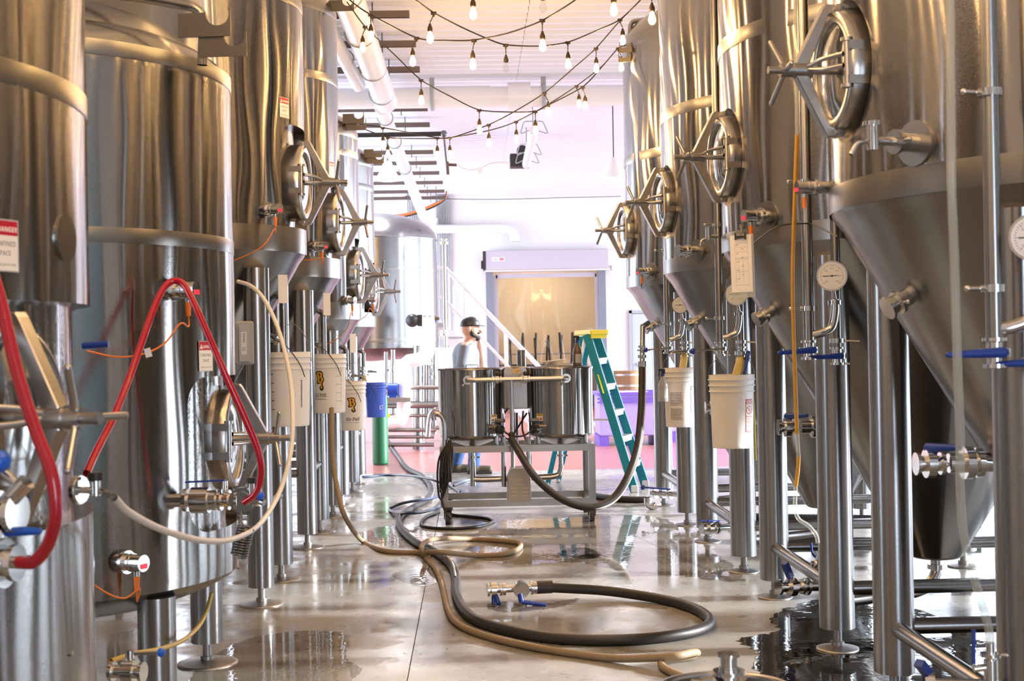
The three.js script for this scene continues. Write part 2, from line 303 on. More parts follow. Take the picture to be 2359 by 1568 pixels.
  // two bell lamps
  for (const [px, py, z, w] of [[893, 398, -19.6, 'beside the shorter lagged tanks'], [1414, 392, -18, 'behind the big fermenter by the ladder']]) {
    const p = onZ(px, py, z), L = thing('pendant_lamp', 'white bell pendant lamp glowing ' + w, 'lamp', p.x, p.y, p.z);
    mesh(L, 'shade', lathe([[0.04, 0.17], [0.06, 0.16], [0.09, 0.08], [0.16, -0.06], [0.17, -0.11], [0.165, -0.11], [0.15, -0.055], [0.08, 0.07], [0.0, 0.09]], 24), M.pvc);
    mesh(L, 'bulb', ball(0.06, 0, -0.04, 0), M.lampglow);
    mesh(L, 'cord', rod(V(0, 0.15, 0), V(0, H - p.y, 0), 0.008, 6), M.black);
    const l = new THREE.PointLight(lin(1, 0.98, 0.94), 14); l.position.set(0, -0.04, 0); l.castShadow = true; l.shadow.radius = 3; L.add(l);
  }
}

// ---------------------------------------------------------------- fittings shared by the tanks (geometry in world axes, moved into the thing)
function part(t, name, geo, mat) { const g = join(geo).translate(-t.position.x, -t.position.y, -t.position.z); return mesh(t, name, g, mat); }
function sub(p, t, name, geo, mat) { const g = join(geo).translate(-t.position.x, -t.position.y, -t.position.z); return mesh(p, name, g, mat); }
const wing = (p, dir, r) => { const s = V(0, 1, 0).cross(dir); if (s.length() < 0.2) s.set(1, 0, 0.3); s.normalize(); const q = p.clone().addScaledVector(s, r * 1.25); return [disc(p, dir, r * 1.35, r * 0.45), rod(p.clone().addScaledVector(s, r), q.clone().addScaledVector(s, r * 0.7), r * 0.2, 8), ball(r * 0.28, ...q.clone().addScaledVector(s, r * 0.8).toArray(), 8)]; };
const nozzle = (p, dir, len, r) => { const q = p.clone().addScaledVector(dir, len); return [rod(p, q, r, 16), disc(q, dir, r * 1.3, r * 0.35), ...wing(p.clone().addScaledVector(dir, len * 0.55), dir, r)]; };
function butterfly(t, p, dir, hdir, r, hl, mat = M.blue, knob = 0) {
  const a = p.clone().addScaledVector(dir, -r * 1.5), b = p.clone().addScaledVector(dir, r * 1.5);
  const v = part(t, 'butterfly_valve', [rod(a, b, r * 0.95, 16), disc(p, dir, r * 1.75, r * 1.0), disc(a, dir, r * 1.4, r * 0.4), disc(b, dir, r * 1.4, r * 0.4), ...wing(a, dir, r)], M.bright);
  const o = hdir.clone().normalize(), side = dir.clone().cross(o).normalize(), root = p.clone().addScaledVector(side, r * 1.9);
  if (knob) { sub(v, t, 'lever', [rod(p, root, r * 0.5, 10), rod(root, root.clone().addScaledVector(o, hl), r * 0.22, 8)], M.steel); sub(v, t, 'lever_ball', ball(knob, ...root.clone().addScaledVector(o, hl).toArray()), mat); } else {
    sub(v, t, 'stem', rod(p, root, r * 0.5, 10), M.steel);
    sub(v, t, 'handle', [rod(root, root.clone().addScaledVector(o, hl), r * 0.62, 10, r * 0.34), ball(r * 0.64, root.x, root.y, root.z, 10), ball(r * 0.34, ...root.clone().addScaledVector(o, hl).toArray(), 8)], mat);
  }
  return v;
}
function probe(t, p, n, len = 0.11, r = 0.024, cable, cmat = M.orange) {   // temperature probe with a red readout
  const q = p.clone().addScaledVector(n, len);
  const v = part(t, 'temperature_probe', [rod(p.clone().addScaledVector(n, -0.03), q, r, 18), ...wing(p.clone().addScaledVector(n, len * 0.3), n, r * 1.05), disc(p.clone().addScaledVector(n, len * 0.55), n, r * 1.12, 0.008), disc(q, n, r * 1.02, 0.006)], M.bright);
  const f = n.clone().add(V(0, 0, 1.2)).normalize(), s = q.clone().addScaledVector(n, 0.0045);
  sub(v, t, 'readout', bar(s.clone().add(V(0, -r * 0.35, 0)).addScaledVector(n, -0.004), s.clone().add(V(0, -r * 0.35, 0)).addScaledVector(n, 0.002), r * 1.0, r * 0.55), M.red7);
  const c = q.clone().addScaledVector(n, -len * 0.28);
  sub(v, t, 'plug', [rod(c.clone().add(V(0, -r, 0)), c.clone().add(V(0, -r * 1.6, 0)), r * 0.4, 10)], M.steel);
  sub(v, t, 'connector', [rod(c.clone().add(V(0, -r * 1.6, 0)), c.clone().add(V(0, -r * 3.3, 0)), r * 0.38, 10, r * 0.28)], M.orange);
  if (cable) sub(v, t, 'cable', tube([c.clone().add(V(0, -r * 3.2, 0)), c.clone().add(V(0, -r * 4.6, 0)), ...cable], 0.0035, 30, 6), cmat);
  return v;
}
function gauge(t, p, r, face) {
  const v = part(t, 'pressure_gauge', [disc(p, face, r, 0.03, 28), disc(p.clone().addScaledVector(face, 0.013), face, r * 1.05, 0.008, 28)], M.bright);
  const g = new THREE.CircleGeometry(r * 0.94, 28).applyQuaternion(new THREE.Quaternion().setFromUnitVectors(V(0, 0, 1), face)).translate(...p.clone().addScaledVector(face, 0.0185).toArray());
  sub(v, t, 'dial', g, M.gauge);
}
function curved(R, phi, w, y0, y1, R1 = R) {                // a sheet bent round an upright axis; phi from +x towards +z
  const g = new THREE.PlaneGeometry(1, 1, 8, 1), p = g.attributes.position;
  for (let i = 0; i < p.count; i++) { const u = p.getX(i), v = p.getY(i) + 0.5, a = phi - u * w, q = R + (R1 - R) * v; p.setXYZ(i, Math.cos(a) * q, y0 + (y1 - y0) * v, Math.sin(a) * q); }
  g.computeVertexNormals(); return g;
}
function warning(t, px, py, x, z, R, w = 0.17, hh = 0.22) {
  const p = onCyl(px, py, x, z, R), phi = Math.atan2(p.n.z, p.n.x);
  part(t, 'warning_label', curved(R + 0.002, phi, w / R, p.y - hh / 2, p.y + hh / 2).translate(x, 0, z), M.danger).userData.label = 'red and white confined space warning label';
}
function manway(t, p, yaw, s = 1, hz = 1) {                 // an oval pressure door, outward along its own +x
  const m = mesh(t, 'manway', [lathe([[0.168, -0.03], [0.168, 0.045], [0.176, 0.056], [0.2, 0.056], [0.212, 0.048], [0.216, 0.02], [0.216, -0.06]], 48).rotateZ(-PI / 2).scale(1, 1, 0.82)], M.steel);
  m.position.copy(loc(t, p)); m.rotation.y = yaw; m.scale.setScalar(s);
  mesh(m, 'door', [lathe([[0.17, 0.03], [0.166, 0.043], [0.15, 0.04], [0.11, 0.052], [0.05, 0.06], [0, 0.062]], 48).rotateZ(-PI / 2).scale(1, 1, 0.82)], M.bright);
  const sh = new THREE.Shape([[0.045, 0.232], [0.075, 0.232], [0.083, 0.222], [0.188, 0.025], [0.188, -0.025], [0.083, -0.222], [0.075, -0.232], [0.045, -0.232], [0.045, -0.206], [0.068, -0.2], [0.145, -0.02], [0.145, 0.02], [0.068, 0.2], [0.045, 0.206]].map(([x, y]) => new THREE.Vector2(x, y)));
  mesh(m, 'yoke', new THREE.ExtrudeGeometry(sh, { depth: 0.03, bevelEnabled: true, bevelSize: 0.003, bevelThickness: 0.003, bevelSegments: 1 }).translate(0, 0, -0.015), M.steel);
  mesh(m, 'lug', [rod(V(0.03, 0.219, -0.03), V(0.03, 0.219, 0.03), 0.017), rod(V(0.01, 0.219, 0), V(0.06, 0.219, 0), 0.014)], M.steel);
  mesh(m, 'lug', [rod(V(0.03, -0.219, -0.03), V(0.03, -0.219, 0.03), 0.017), rod(V(0.01, -0.219, 0), V(0.06, -0.219, 0), 0.014)], M.steel);
  mesh(m, 'hub', [rod(V(0.13, 0, 0), V(0.2, 0, 0), 0.029, 18), rod(V(0.195, 0, 0), V(0.245, 0, 0), 0.024, 18)], M.steel);
  mesh(m, 'screw', [rod(V(0.05, 0, 0), V(0.29, 0, 0), 0.013, 12)], M.dull);
  const h = mesh(m, 'hand_wheel', [0.5, 2.6, 4.7].map((a) => [rod(V(0.225, 0, 0), V(0.255, Math.cos(a) * 0.125, Math.sin(a) * 0.125), 0.0095, 10), ball(0.0095, 0.255, Math.cos(a) * 0.125, Math.sin(a) * 0.125, 8)]), M.steel);
  mesh(m, 'hinge', [rod(V(0.062, -0.08, hz * 0.15), V(0.062, 0.08, hz * 0.15), 0.013, 14), disc(V(0.062, 0.08, hz * 0.15), V(0, 1, 0), 0.021, 0.012), disc(V(0.062, -0.08, hz * 0.15), V(0, 1, 0), 0.021, 0.012), box(0.07, 0.03, 0.02, 0.03, 0.06, hz * 0.165), box(0.07, 0.03, 0.02, 0.03, -0.06, hz * 0.165)], M.steel);
  mesh(m, 'hinge_arm', [tube([V(0.075, 0.03, hz * 0.15), V(0.12, 0.025, hz * 0.08), V(0.15, 0.01, hz * 0.02)], 0.009, 12, 8), tube([V(0.075, -0.01, hz * 0.15), V(0.12, -0.01, hz * 0.08), V(0.15, 0, hz * 0.02)], 0.009, 12, 8)], M.steel);
  return m;
}
const ev = new Evaluator(); ev.useGroups = false; ev.attributes = ['position', 'normal', 'uv'];
const solid = (g) => { const b = new Brush(g); b.updateMatrixWorld(true); return b; };
const cut = (a, b) => { const r = ev.evaluate(solid(a), solid(b), SUBTRACTION); return r.geometry; };
function shellBlank(R, y0, y1, dent, k) {                   // an upright sheet cylinder, softly uneven as rolled steel is
  const g = new THREE.CylinderGeometry(R, R, y1 - y0, 144, 56).translate(0, (y0 + y1) / 2, 0), p = g.attributes.position, u = g.attributes.uv, nside = 145 * 57;
  for (let i = 0; i < nside; i++) {
    const th = Math.atan2(p.getZ(i), p.getX(i)), y = p.getY(i), e = Math.min(1, (y - y0) / 0.25, (y1 - y) / 0.25);
    const d = dent * Math.max(0, e) * (Math.sin(5 * th + k + 1.3 * Math.sin(y * 3.1 + k)) * Math.sin(4.3 * y + 2 * k) + 0.7 * Math.sin(11 * th + 2.1 * k) * Math.sin(7.1 * y + k) + 0.35 * Math.sin(23 * th + k) * Math.sin(2.7 * y + 3 * k));
    p.setX(i, p.getX(i) * (1 + d / R)); p.setZ(i, p.getZ(i) * (1 + d / R));
    u.setXY(i, u.getX(i) * 2 * PI * R, y);
  }
  g.computeVertexNormals();
  const n = g.attributes.normal;                            // close the seam in the shading
  for (let j = 0; j < 57; j++) { const a = j * 145, b = a + 144, v = V(n.getX(a) + n.getX(b), n.getY(a) + n.getY(b), n.getZ(a) + n.getZ(b)).normalize(); n.setXYZ(a, v.x, v.y, v.z); n.setXYZ(b, v.x, v.y, v.z); }
  return g.rotateY(PI);
}
function metric(g, R) { const u = g.attributes.uv, p = g.attributes.position; for (let i = 0; i < p.count; i++) u.setXY(i, u.getX(i) * 2 * PI * R, p.getY(i)); return g; }
function head(R, y, h, e = 2.6) { const pts = []; for (let i = 0; i <= 22; i++) { const t = i / 22, r = R * Math.cos(t * PI / 2) ** 0.7; pts.push([r, y + h * (1 - (r / R) ** e) ** (1 / 2.1)]); } return lathe(pts, 96); }
function legs(t, list, r, plate, foot = 0.075) {
  for (const [x, z, top] of list) {
    const l = mesh(t, 'leg', metric(cyl(r, r, top - foot - 0.03, 0, 0, 0, 28), r).translate(x, (top + foot + 0.03) / 2, z), M.leg);
    mesh(l, 'foot_stem', [cyl(0.022, 0.022, foot + 0.03, x, (foot + 0.03) / 2, z, 12), cyl(0.034, 0.034, 0.02, x, 0.03, z, 6)], M.dull);
    mesh(l, 'foot_plate', lathe([[0, 0.022], [plate * 0.3, 0.022], [plate * 0.9, 0.009], [plate, 0.008], [plate, 0.001]], 32).translate(x, 0, z), M.dull);
  }
}
const hookShape = new THREE.Shape(); hookShape.moveTo(0, 0); hookShape.lineTo(0.2, 0); hookShape.lineTo(0.2, 0.1); hookShape.lineTo(0.19, 0.1); hookShape.absarc(0.15, 0.085, 0.045, 0.2, -PI - 0.2, true); hookShape.lineTo(0.1, 0.09); hookShape.lineTo(0, 0.09);
const hookGeo = (p, yaw, s = 1) => new THREE.ExtrudeGeometry(hookShape, { depth: 0.008, bevelEnabled: false }).scale(s, s, s).rotateY(yaw).translate(p.x, p.y, p.z);

// ---------------------------------------------------------------- big fermenters
const RX = 2.43, RR = 1.085, RJ = 1.965, RTOP = 4.02, RZ = [-4.84, -7.03, -9.23, -11.47];
const rightLabels = [
  'tall brushed steel conical fermenter with clear hose hanging before it', 'tall brushed steel conical fermenter with clipboard clipped to its shell',
  'tall brushed steel conical fermenter with white pail and spray bottle beside its leg', 'tall brushed steel conical fermenter beside the blue stepladder with grey hose on its cone'];
const big = RZ.map((zc, k) => {
  const t = thing('conical_fermenter', rightLabels[k], 'fermenter', RX, 0, zc, 'large conical fermenters');
  let g = shellBlank(RR, RJ, RTOP, 0.0022, k * 1.7 + 0.4);
  const hole = new THREE.CylinderGeometry(0.33, 0.2, 0.26, 64).scale(1, 1, 0.86).rotateZ(PI / 2).translate(-RR - 0.025, 2.43, 0).rotateY(0.08);
  g = cut(g, hole);
  mesh(t, 'shell', g, M.shell);
  mesh(t, 'collar_ring', metric(lathe([[RR + 0.001, RJ - 0.02], [RR + 0.003, RJ], [RR + 0.003, RJ + 0.075], [RR - 0.004, RJ + 0.075]], 96), RR), M.band);
  mesh(t, 'cone', metric(lathe([[0.0, 0.32], [0.12, 0.32], [0.14, 0.335], [RR - 0.05, RJ - 0.075], [RR - 0.012, RJ - 0.03], [RR, RJ]], 96), 0.7), M.cone);
  for (const y of [2.98, 3.94]) mesh(t, 'weld_band', metric(lathe([[RR - 0.01, y], [RR + 0.0035, y], [RR + 0.0035, y + 0.075], [RR - 0.01, y + 0.075]], 96), RR), M.band);
  mesh(t, 'top_head', head(RR, RTOP - 0.002, 0.34), M.cone);
  const A = 0.66;
  const coneAt = (r) => RJ - 0.075 - (RR - 0.05 - r) * (RJ - 0.41) / (RR - 0.19);
  legs(t, [[-0.71, A], [-0.71, -A], [0.71, A], [0.71, -A]].map(([x, z]) => [x, z, coneAt(Math.hypot(x, z)) + 0.1]), 0.083, 0.1);
  const by = 0.29;
  for (const [a, b] of [[[-0.71, A], [-0.71, -A]], [[0.71, A], [0.71, -A]], [[-0.71, A], [0.71, A]], [[-0.71, -A], [0.71, -A]]]) mesh(t, 'brace', rod(V(a[0], by, a[1]), V(b[0], by, b[1]), 0.034, 16), M.leg);
  manway(t, V(RX - RR + 0.005, 2.43, zc + 0.085), PI + 0.16, 1, -1);
  // ports on the cone
  const cr = (y) => 0.14 + (y - 0.335) * (RR - 0.19) / (RJ - 0.41);
  const p1 = V(RX - cr(1.63) + 0.02, 1.63, zc + 0.1);
  part(t, 'cone_port', nozzle(p1, V(-0.85, -0.45, 0.2).normalize(), 0.1, 0.032), M.bright);
  const p2 = V(RX - cr(1.02) + 0.03, 1.02, zc);
  part(t, 'racking_port', [rod(p2, p2.clone().add(V(-0.2, 0, 0)), 0.036, 18), disc(p2.clone().add(V(-0.13, 0, 0)), V(1, 0, 0), 0.06, 0.03), disc(p2.clone().add(V(-0.09, 0, 0)), V(1, 0, 0), 0.055, 0.02)], M.bright);
  butterfly(t, p2.clone().add(V(-0.27, 0, 0)), V(-1, 0, 0), V(0.5, 0.05, 0.7), 0.03, 0.13);
  // outlet under the cone
  part(t, 'bottom_outlet', [tube([V(RX, 0.34, zc), V(RX, 0.24, zc), V(RX - 0.05, 0.17, zc + 0.02), V(RX - 0.14, 0.145, zc + 0.05), V(RX - 0.4, 0.14, zc + 0.15), V(RX - 0.55, 0.14, zc + 0.22)], 0.03, 40, 12, 0.2), disc(V(RX, 0.27, zc), V(0, 1, 0), 0.045, 0.025)], M.steel);
  // rinse and blow-off pipes on the aisle side
  const xa = 1.55, za = zc + 0.9, xb = 1.69, zb = zc + 0.86, fl = k === 0 ? 0.02 : 0;
  const pa = part(t, 'spray_ball_pipe', [tube([V(RX - 0.3, RTOP + 0.28, zc + 0.3), V(RX - 0.3, RTOP + 0.42, zc + 0.3), V(xa + 0.2, RTOP + 0.42, za - 0.2), V(xa, RTOP + 0.3, za), V(xa, RTOP, za)], 0.025, 40, 12, 0.15), rod(V(xa, RTOP + 0.01, za), V(xa, 1.46, za), 0.025, 16)], M.leg);
  for (const y of [2.2, 1.62]) sub(pa, t, 'clamp', [disc(V(xa, y, za), V(0, 1, 0), 0.036, 0.022), rod(V(xa - 0.03, y, za), V(xa - 0.085, y, za + 0.02), 0.007, 8), ball(0.011, xa - 0.085, y, za + 0.02, 8)], M.bright);
  sub(pa, t, 'gauge_branch', [tube([V(xa, 1.5, za), V(xa + 0.05, 1.505, za + 0.01), V(xa + 0.1, 1.53, za + 0.015), V(xa + 0.118, 1.6, za + 0.02), V(xa + 0.118, 1.66, za + 0.02)], 0.02, 24, 12), disc(V(xa + 0.118, 1.645, za + 0.02), V(0, 1, 0), 0.032, 0.02), rod(V(xa + 0.118, 1.66, za + 0.02), V(xa + 0.105, 1.72, za + 0.03), 0.01)], M.bright);
  gauge(t, V(xa + 0.1, 1.765, za + 0.045), 0.066, V(-0.3, 0, 1).normalize());
  butterfly(t, V(xa, 1.43, za), V(0, 1, 0), k === 0 ? V(-1, -0.02, 0.1) : V(-1, -0.06, 0.2), 0.026, k > 1 ? 0.2 : 0.17, M.blue, k > 1 ? 0.019 : 0);
  const pb = part(t, 'blow_off_pipe', [tube([V(RX - 0.15, RTOP + 0.3, zc + 0.5), V(RX - 0.2, RTOP + 0.38, zc + 0.6), V(xb + 0.2, RTOP + 0.36, zb - 0.05), V(xb, RTOP + 0.24, zb), V(xb, RTOP, zb)], 0.022, 30, 12, 0.15), rod(V(xb, RTOP + 0.01, zb), V(xb, 1.4, zb), 0.022, 16)], M.leg);
  sub(pb, t, 'clamp', [disc(V(xb, 1.47, zb), V(0, 1, 0), 0.034, 0.02), rod(V(xb + 0.03, 1.47, zb), V(xb + 0.1, 1.465, zb + 0.02), 0.006, 8)], M.bright);
  butterfly(t, V(xb, 1.4, zb), V(0, 1, 0), k === 2 ? V(-0.25, -1, 0.3) : V(-1, -0.03, 0.15), 0.024, k === 2 ? 0.17 : 0.15, k === 3 ? M.steel : M.blue);
  return t;
});
{ // probes, sample cocks and hooks that differ from tank to tank
  const [a, b, c, d] = big;
  const on = (k, px, py) => onCyl(px, py, RX, RZ[k], RR);
  const cock = (t, k, px, py) => { const p = on(k, px, py), n = p.n; const s = part(t, 'sample_port', [disc(p.clone().addScaledVector(n, 0.004), n, 0.075, 0.01, 28), rod(p, p.clone().addScaledVector(n, 0.09), 0.03, 18), ...wing(p.clone().addScaledVector(n, 0.09), n, 0.03)], M.steel); const q = p.clone().addScaledVector(n, 0.15).add(V(-0.03, 0, 0)); sub(s, t, 'sample_cock', [rod(p.clone().addScaledVector(n, 0.09), q, 0.014), rod(q.clone().add(V(0, -0.03, 0)), q.clone().add(V(0, 0.055, 0)), 0.02, 12), disc(q.clone().add(V(0, 0.055, 0)), V(0, 1, 0), 0.03, 0.014), tube([q, q.clone().add(V(-0.05, -0.01, 0.01)), q.clone().add(V(-0.075, -0.045, 0.015))], 0.008, 12, 8)], M.bright); };
  const dial = (t, k, px, py) => { const p = on(k, px, py); part(t, 'port_ring', [disc(p.clone().addScaledVector(p.n, 0.002), p.n, 0.075, 0.008, 28)], M.band); return p; };
  cock(a, 0, 2110, 330);
  { const p = on(0, 1893, 432); probe(a, p, V(-1, 0, 0.15).normalize(), 0.1, 0.024, null); }
  { const p = dial(b, 1, 1768, 498); probe(b, p, p.n.clone().add(V(-0.5, 0, 0)).normalize(), 0.13, 0.03, [onZ(1790, 522, -6.0), onZ(1850, 515, -6.05), onZ(1875, 518, -6.0), onZ(1930, 545, -5.2)], M.black); }
  { const p = on(1, 1652, 545); part(b, 'sample_cock', [rod(p, p.clone().add(V(-0.05, 0, 0.02)), 0.012), rod(p.clone().add(V(-0.05, -0.02, 0.02)), p.clone().add(V(-0.05, 0.05, 0.02)), 0.016), tube([p.clone().add(V(-0.05, -0.01, 0.02)), p.clone().add(V(-0.085, -0.02, 0.02)), p.clone().add(V(-0.095, -0.05, 0.02))], 0.007, 10, 8)], M.bright); }
  { const p = dial(c, 2, 1606, 578); part(c, 'sample_port', nozzle(p, p.n.clone().add(V(-0.5, 0, 0)).normalize(), 0.14, 0.032), M.bright); }
  { const p = dial(d, 3, 1500, 625); probe(d, p, p.n.clone().add(V(-0.5, 0, 0)).normalize(), 0.12, 0.03, [onZ(1497, 648, -10.3), onZ(1522, 640, -10.2), onZ(1540, 630, -9.9)], M.black); }
  // cable hook plates on the furthest big tank
  for (const [px, py] of [[1452, 108], [1450, 130]]) { const p = onCyl(px, py, RX, RZ[3], RR); part(d, 'hook_plate', hookGeo(V(p.x + 0.08, p.y - 0.05, p.z + 0.05), PI - 0.25, 0.9), M.plate); }
  part(d, 'top_pipe', tube([onZ(1452, 82, -11.3), onZ(1452, 60, -11.3), onZ(1458, 50, -11.3), onZ(1480, 46, -11.3), onZ(1530, 34, -11.3)], 0.02, 30, 10, 0.2), M.leg);
}
{ // clipboard on the second big tank
  const t = thing('clipboard', 'clipboard with printed brewing log sheet hanging on a fermenter', 'clipboard');
  const tex = canvas(256, 512, (g) => { g.fillStyle = '#f3efe9'; g.fillRect(0, 0, 256, 512); g.strokeStyle = '#8d8a88'; g.lineWidth = 2; g.strokeRect(60, 70, 150, 380); for (const y of [110, 150, 205, 215, 330]) { g.beginPath(); g.moveTo(60, y); g.lineTo(210, y); g.stroke(); } for (const x of [100, 150]) { g.beginPath(); g.moveTo(x, 215); g.lineTo(x, 400); g.stroke(); } g.fillStyle = '#777'; g.font = '14px sans-serif'; for (let i = 0; i < 9; i++) g.fillRect(72 + (i % 2) * 60, 85 + i * 38, 26, 5); });
  const p = onZ(1708, 607, -6.0), w = 0.094, h = 0.255;
  const q = new THREE.Group();
  const T = (g) => g.rotateZ(0.02).rotateY(-0.25).translate(p.x, p.y, p.z);
  mesh(t, 'board', T(box(w + 0.012, h + 0.03, 0.004, 0.004, -0.01, -0.004)), M.clear);
  mesh(t, 'log_sheet', T(new THREE.PlaneGeometry(w, h).translate(0, 0, 0.001)), sheet(tex, 0.8));
  mesh(t, 'clip', T(join([box(0.05, 0.012, 0.012, 0, h / 2 - 0.008, 0.006), rod(V(-0.022, h / 2 - 0.02, 0.008), V(-0.022, h / 2 + 0.01, 0.008), 0.004), rod(V(0.022, h / 2 - 0.02, 0.008), V(0.022, h / 2 + 0.01, 0.008), 0.004)])), M.black);
  mesh(t, 'hanger', T(tube([V(0, h / 2, 0.004), V(0.006, h / 2 + 0.02, 0), V(0, h / 2 + 0.045, -0.02), V(0, h / 2 + 0.05, -0.05)], 0.003, 12, 6)), M.wire);
}

// ---------------------------------------------------------------- bright beer tanks (nearest on the pail side)
function recess(R, depth, y0, y1, hw, ang = 0) {            // what is cut out of a jacket round the manway
  const b = new RoundedBoxGeometry(1, y1 - y0, hw * 2, 4, Math.min(0.12, hw * 0.45)).translate(R + 0.25, (y0 + y1) / 2, 0).rotateY(ang);
  return cut(b, new THREE.CylinderGeometry(R - depth, R - depth, 6, 128).translate(0, 1.5, 0));
}
const BX = -1.9, BR = 0.86;
function brite(label, zc, y0, y1, rec, bands) {
  const t = thing('bright_beer_tank', label, 'beer tank', BX, 0, zc, 'bright beer tanks');
  mesh(t, 'shell', cut(shellBlank(BR, y0, y1, 0.0014, zc), recess(BR, 0.05, ...rec)), M.shell);
  mesh(t, 'top_head', [metric(lathe([[BR - 0.001, y1 - 0.01], [BR, y1 + 0.02], [BR - 0.012, y1 + 0.07], [BR - 0.05, y1 + 0.125], [BR - 0.11, y1 + 0.165], [BR - 0.17, y1 + 0.19]], 96), BR)], M.shell);
  mesh(t, 'top_dome', [lathe([[BR - 0.168, y1 + 0.185], [BR - 0.2, y1 + 0.23], [BR - 0.29, y1 + 0.29], [BR - 0.45, y1 + 0.35], [0.2, y1 + 0.39], [0, y1 + 0.395]], 96)], M.cone);
  mesh(t, 'bottom_head', [metric(lathe([[0, y0 - 0.16], [0.3, y0 - 0.15], [BR - 0.2, y0 - 0.1], [BR - 0.08, y0 - 0.055], [BR - 0.02, y0 - 0.02], [BR, y0]], 96), BR)], M.cone);
  for (const y of bands) mesh(t, 'weld_band', metric(lathe([[BR - 0.01, y], [BR + 0.0025, y], [BR + 0.0025, y + 0.06], [BR - 0.01, y + 0.06]], 96), BR), M.band);
  legs(t, [[0.63, 0.5], [0.63, -0.5], [-0.63, 0.5], [-0.63, -0.5]].map(([x, z]) => [x, z, y0 - 0.025]), 0.075, 0.14);
  return t;
}
const bt1 = brite('satin steel beer tank with thick red hose and blue levers at its base', -3.6, 0.42, 2.9, [1.04, 1.61, 0.72, 0.0], [2.13]);
const bt2 = brite('satin steel beer tank with red hose draped over its probe', -5.9, 0.53, 2.6, [0.73, 1.37, 0.36, -0.08], [1.9, 2.62]);
manway(bt1, V(-1.12, 1.33, -3.2), -0.42, 1.05, 1);
manway(bt2, V(BX + BR - 0.05, 1.09, -5.92), -0.06, 1.02, 1);
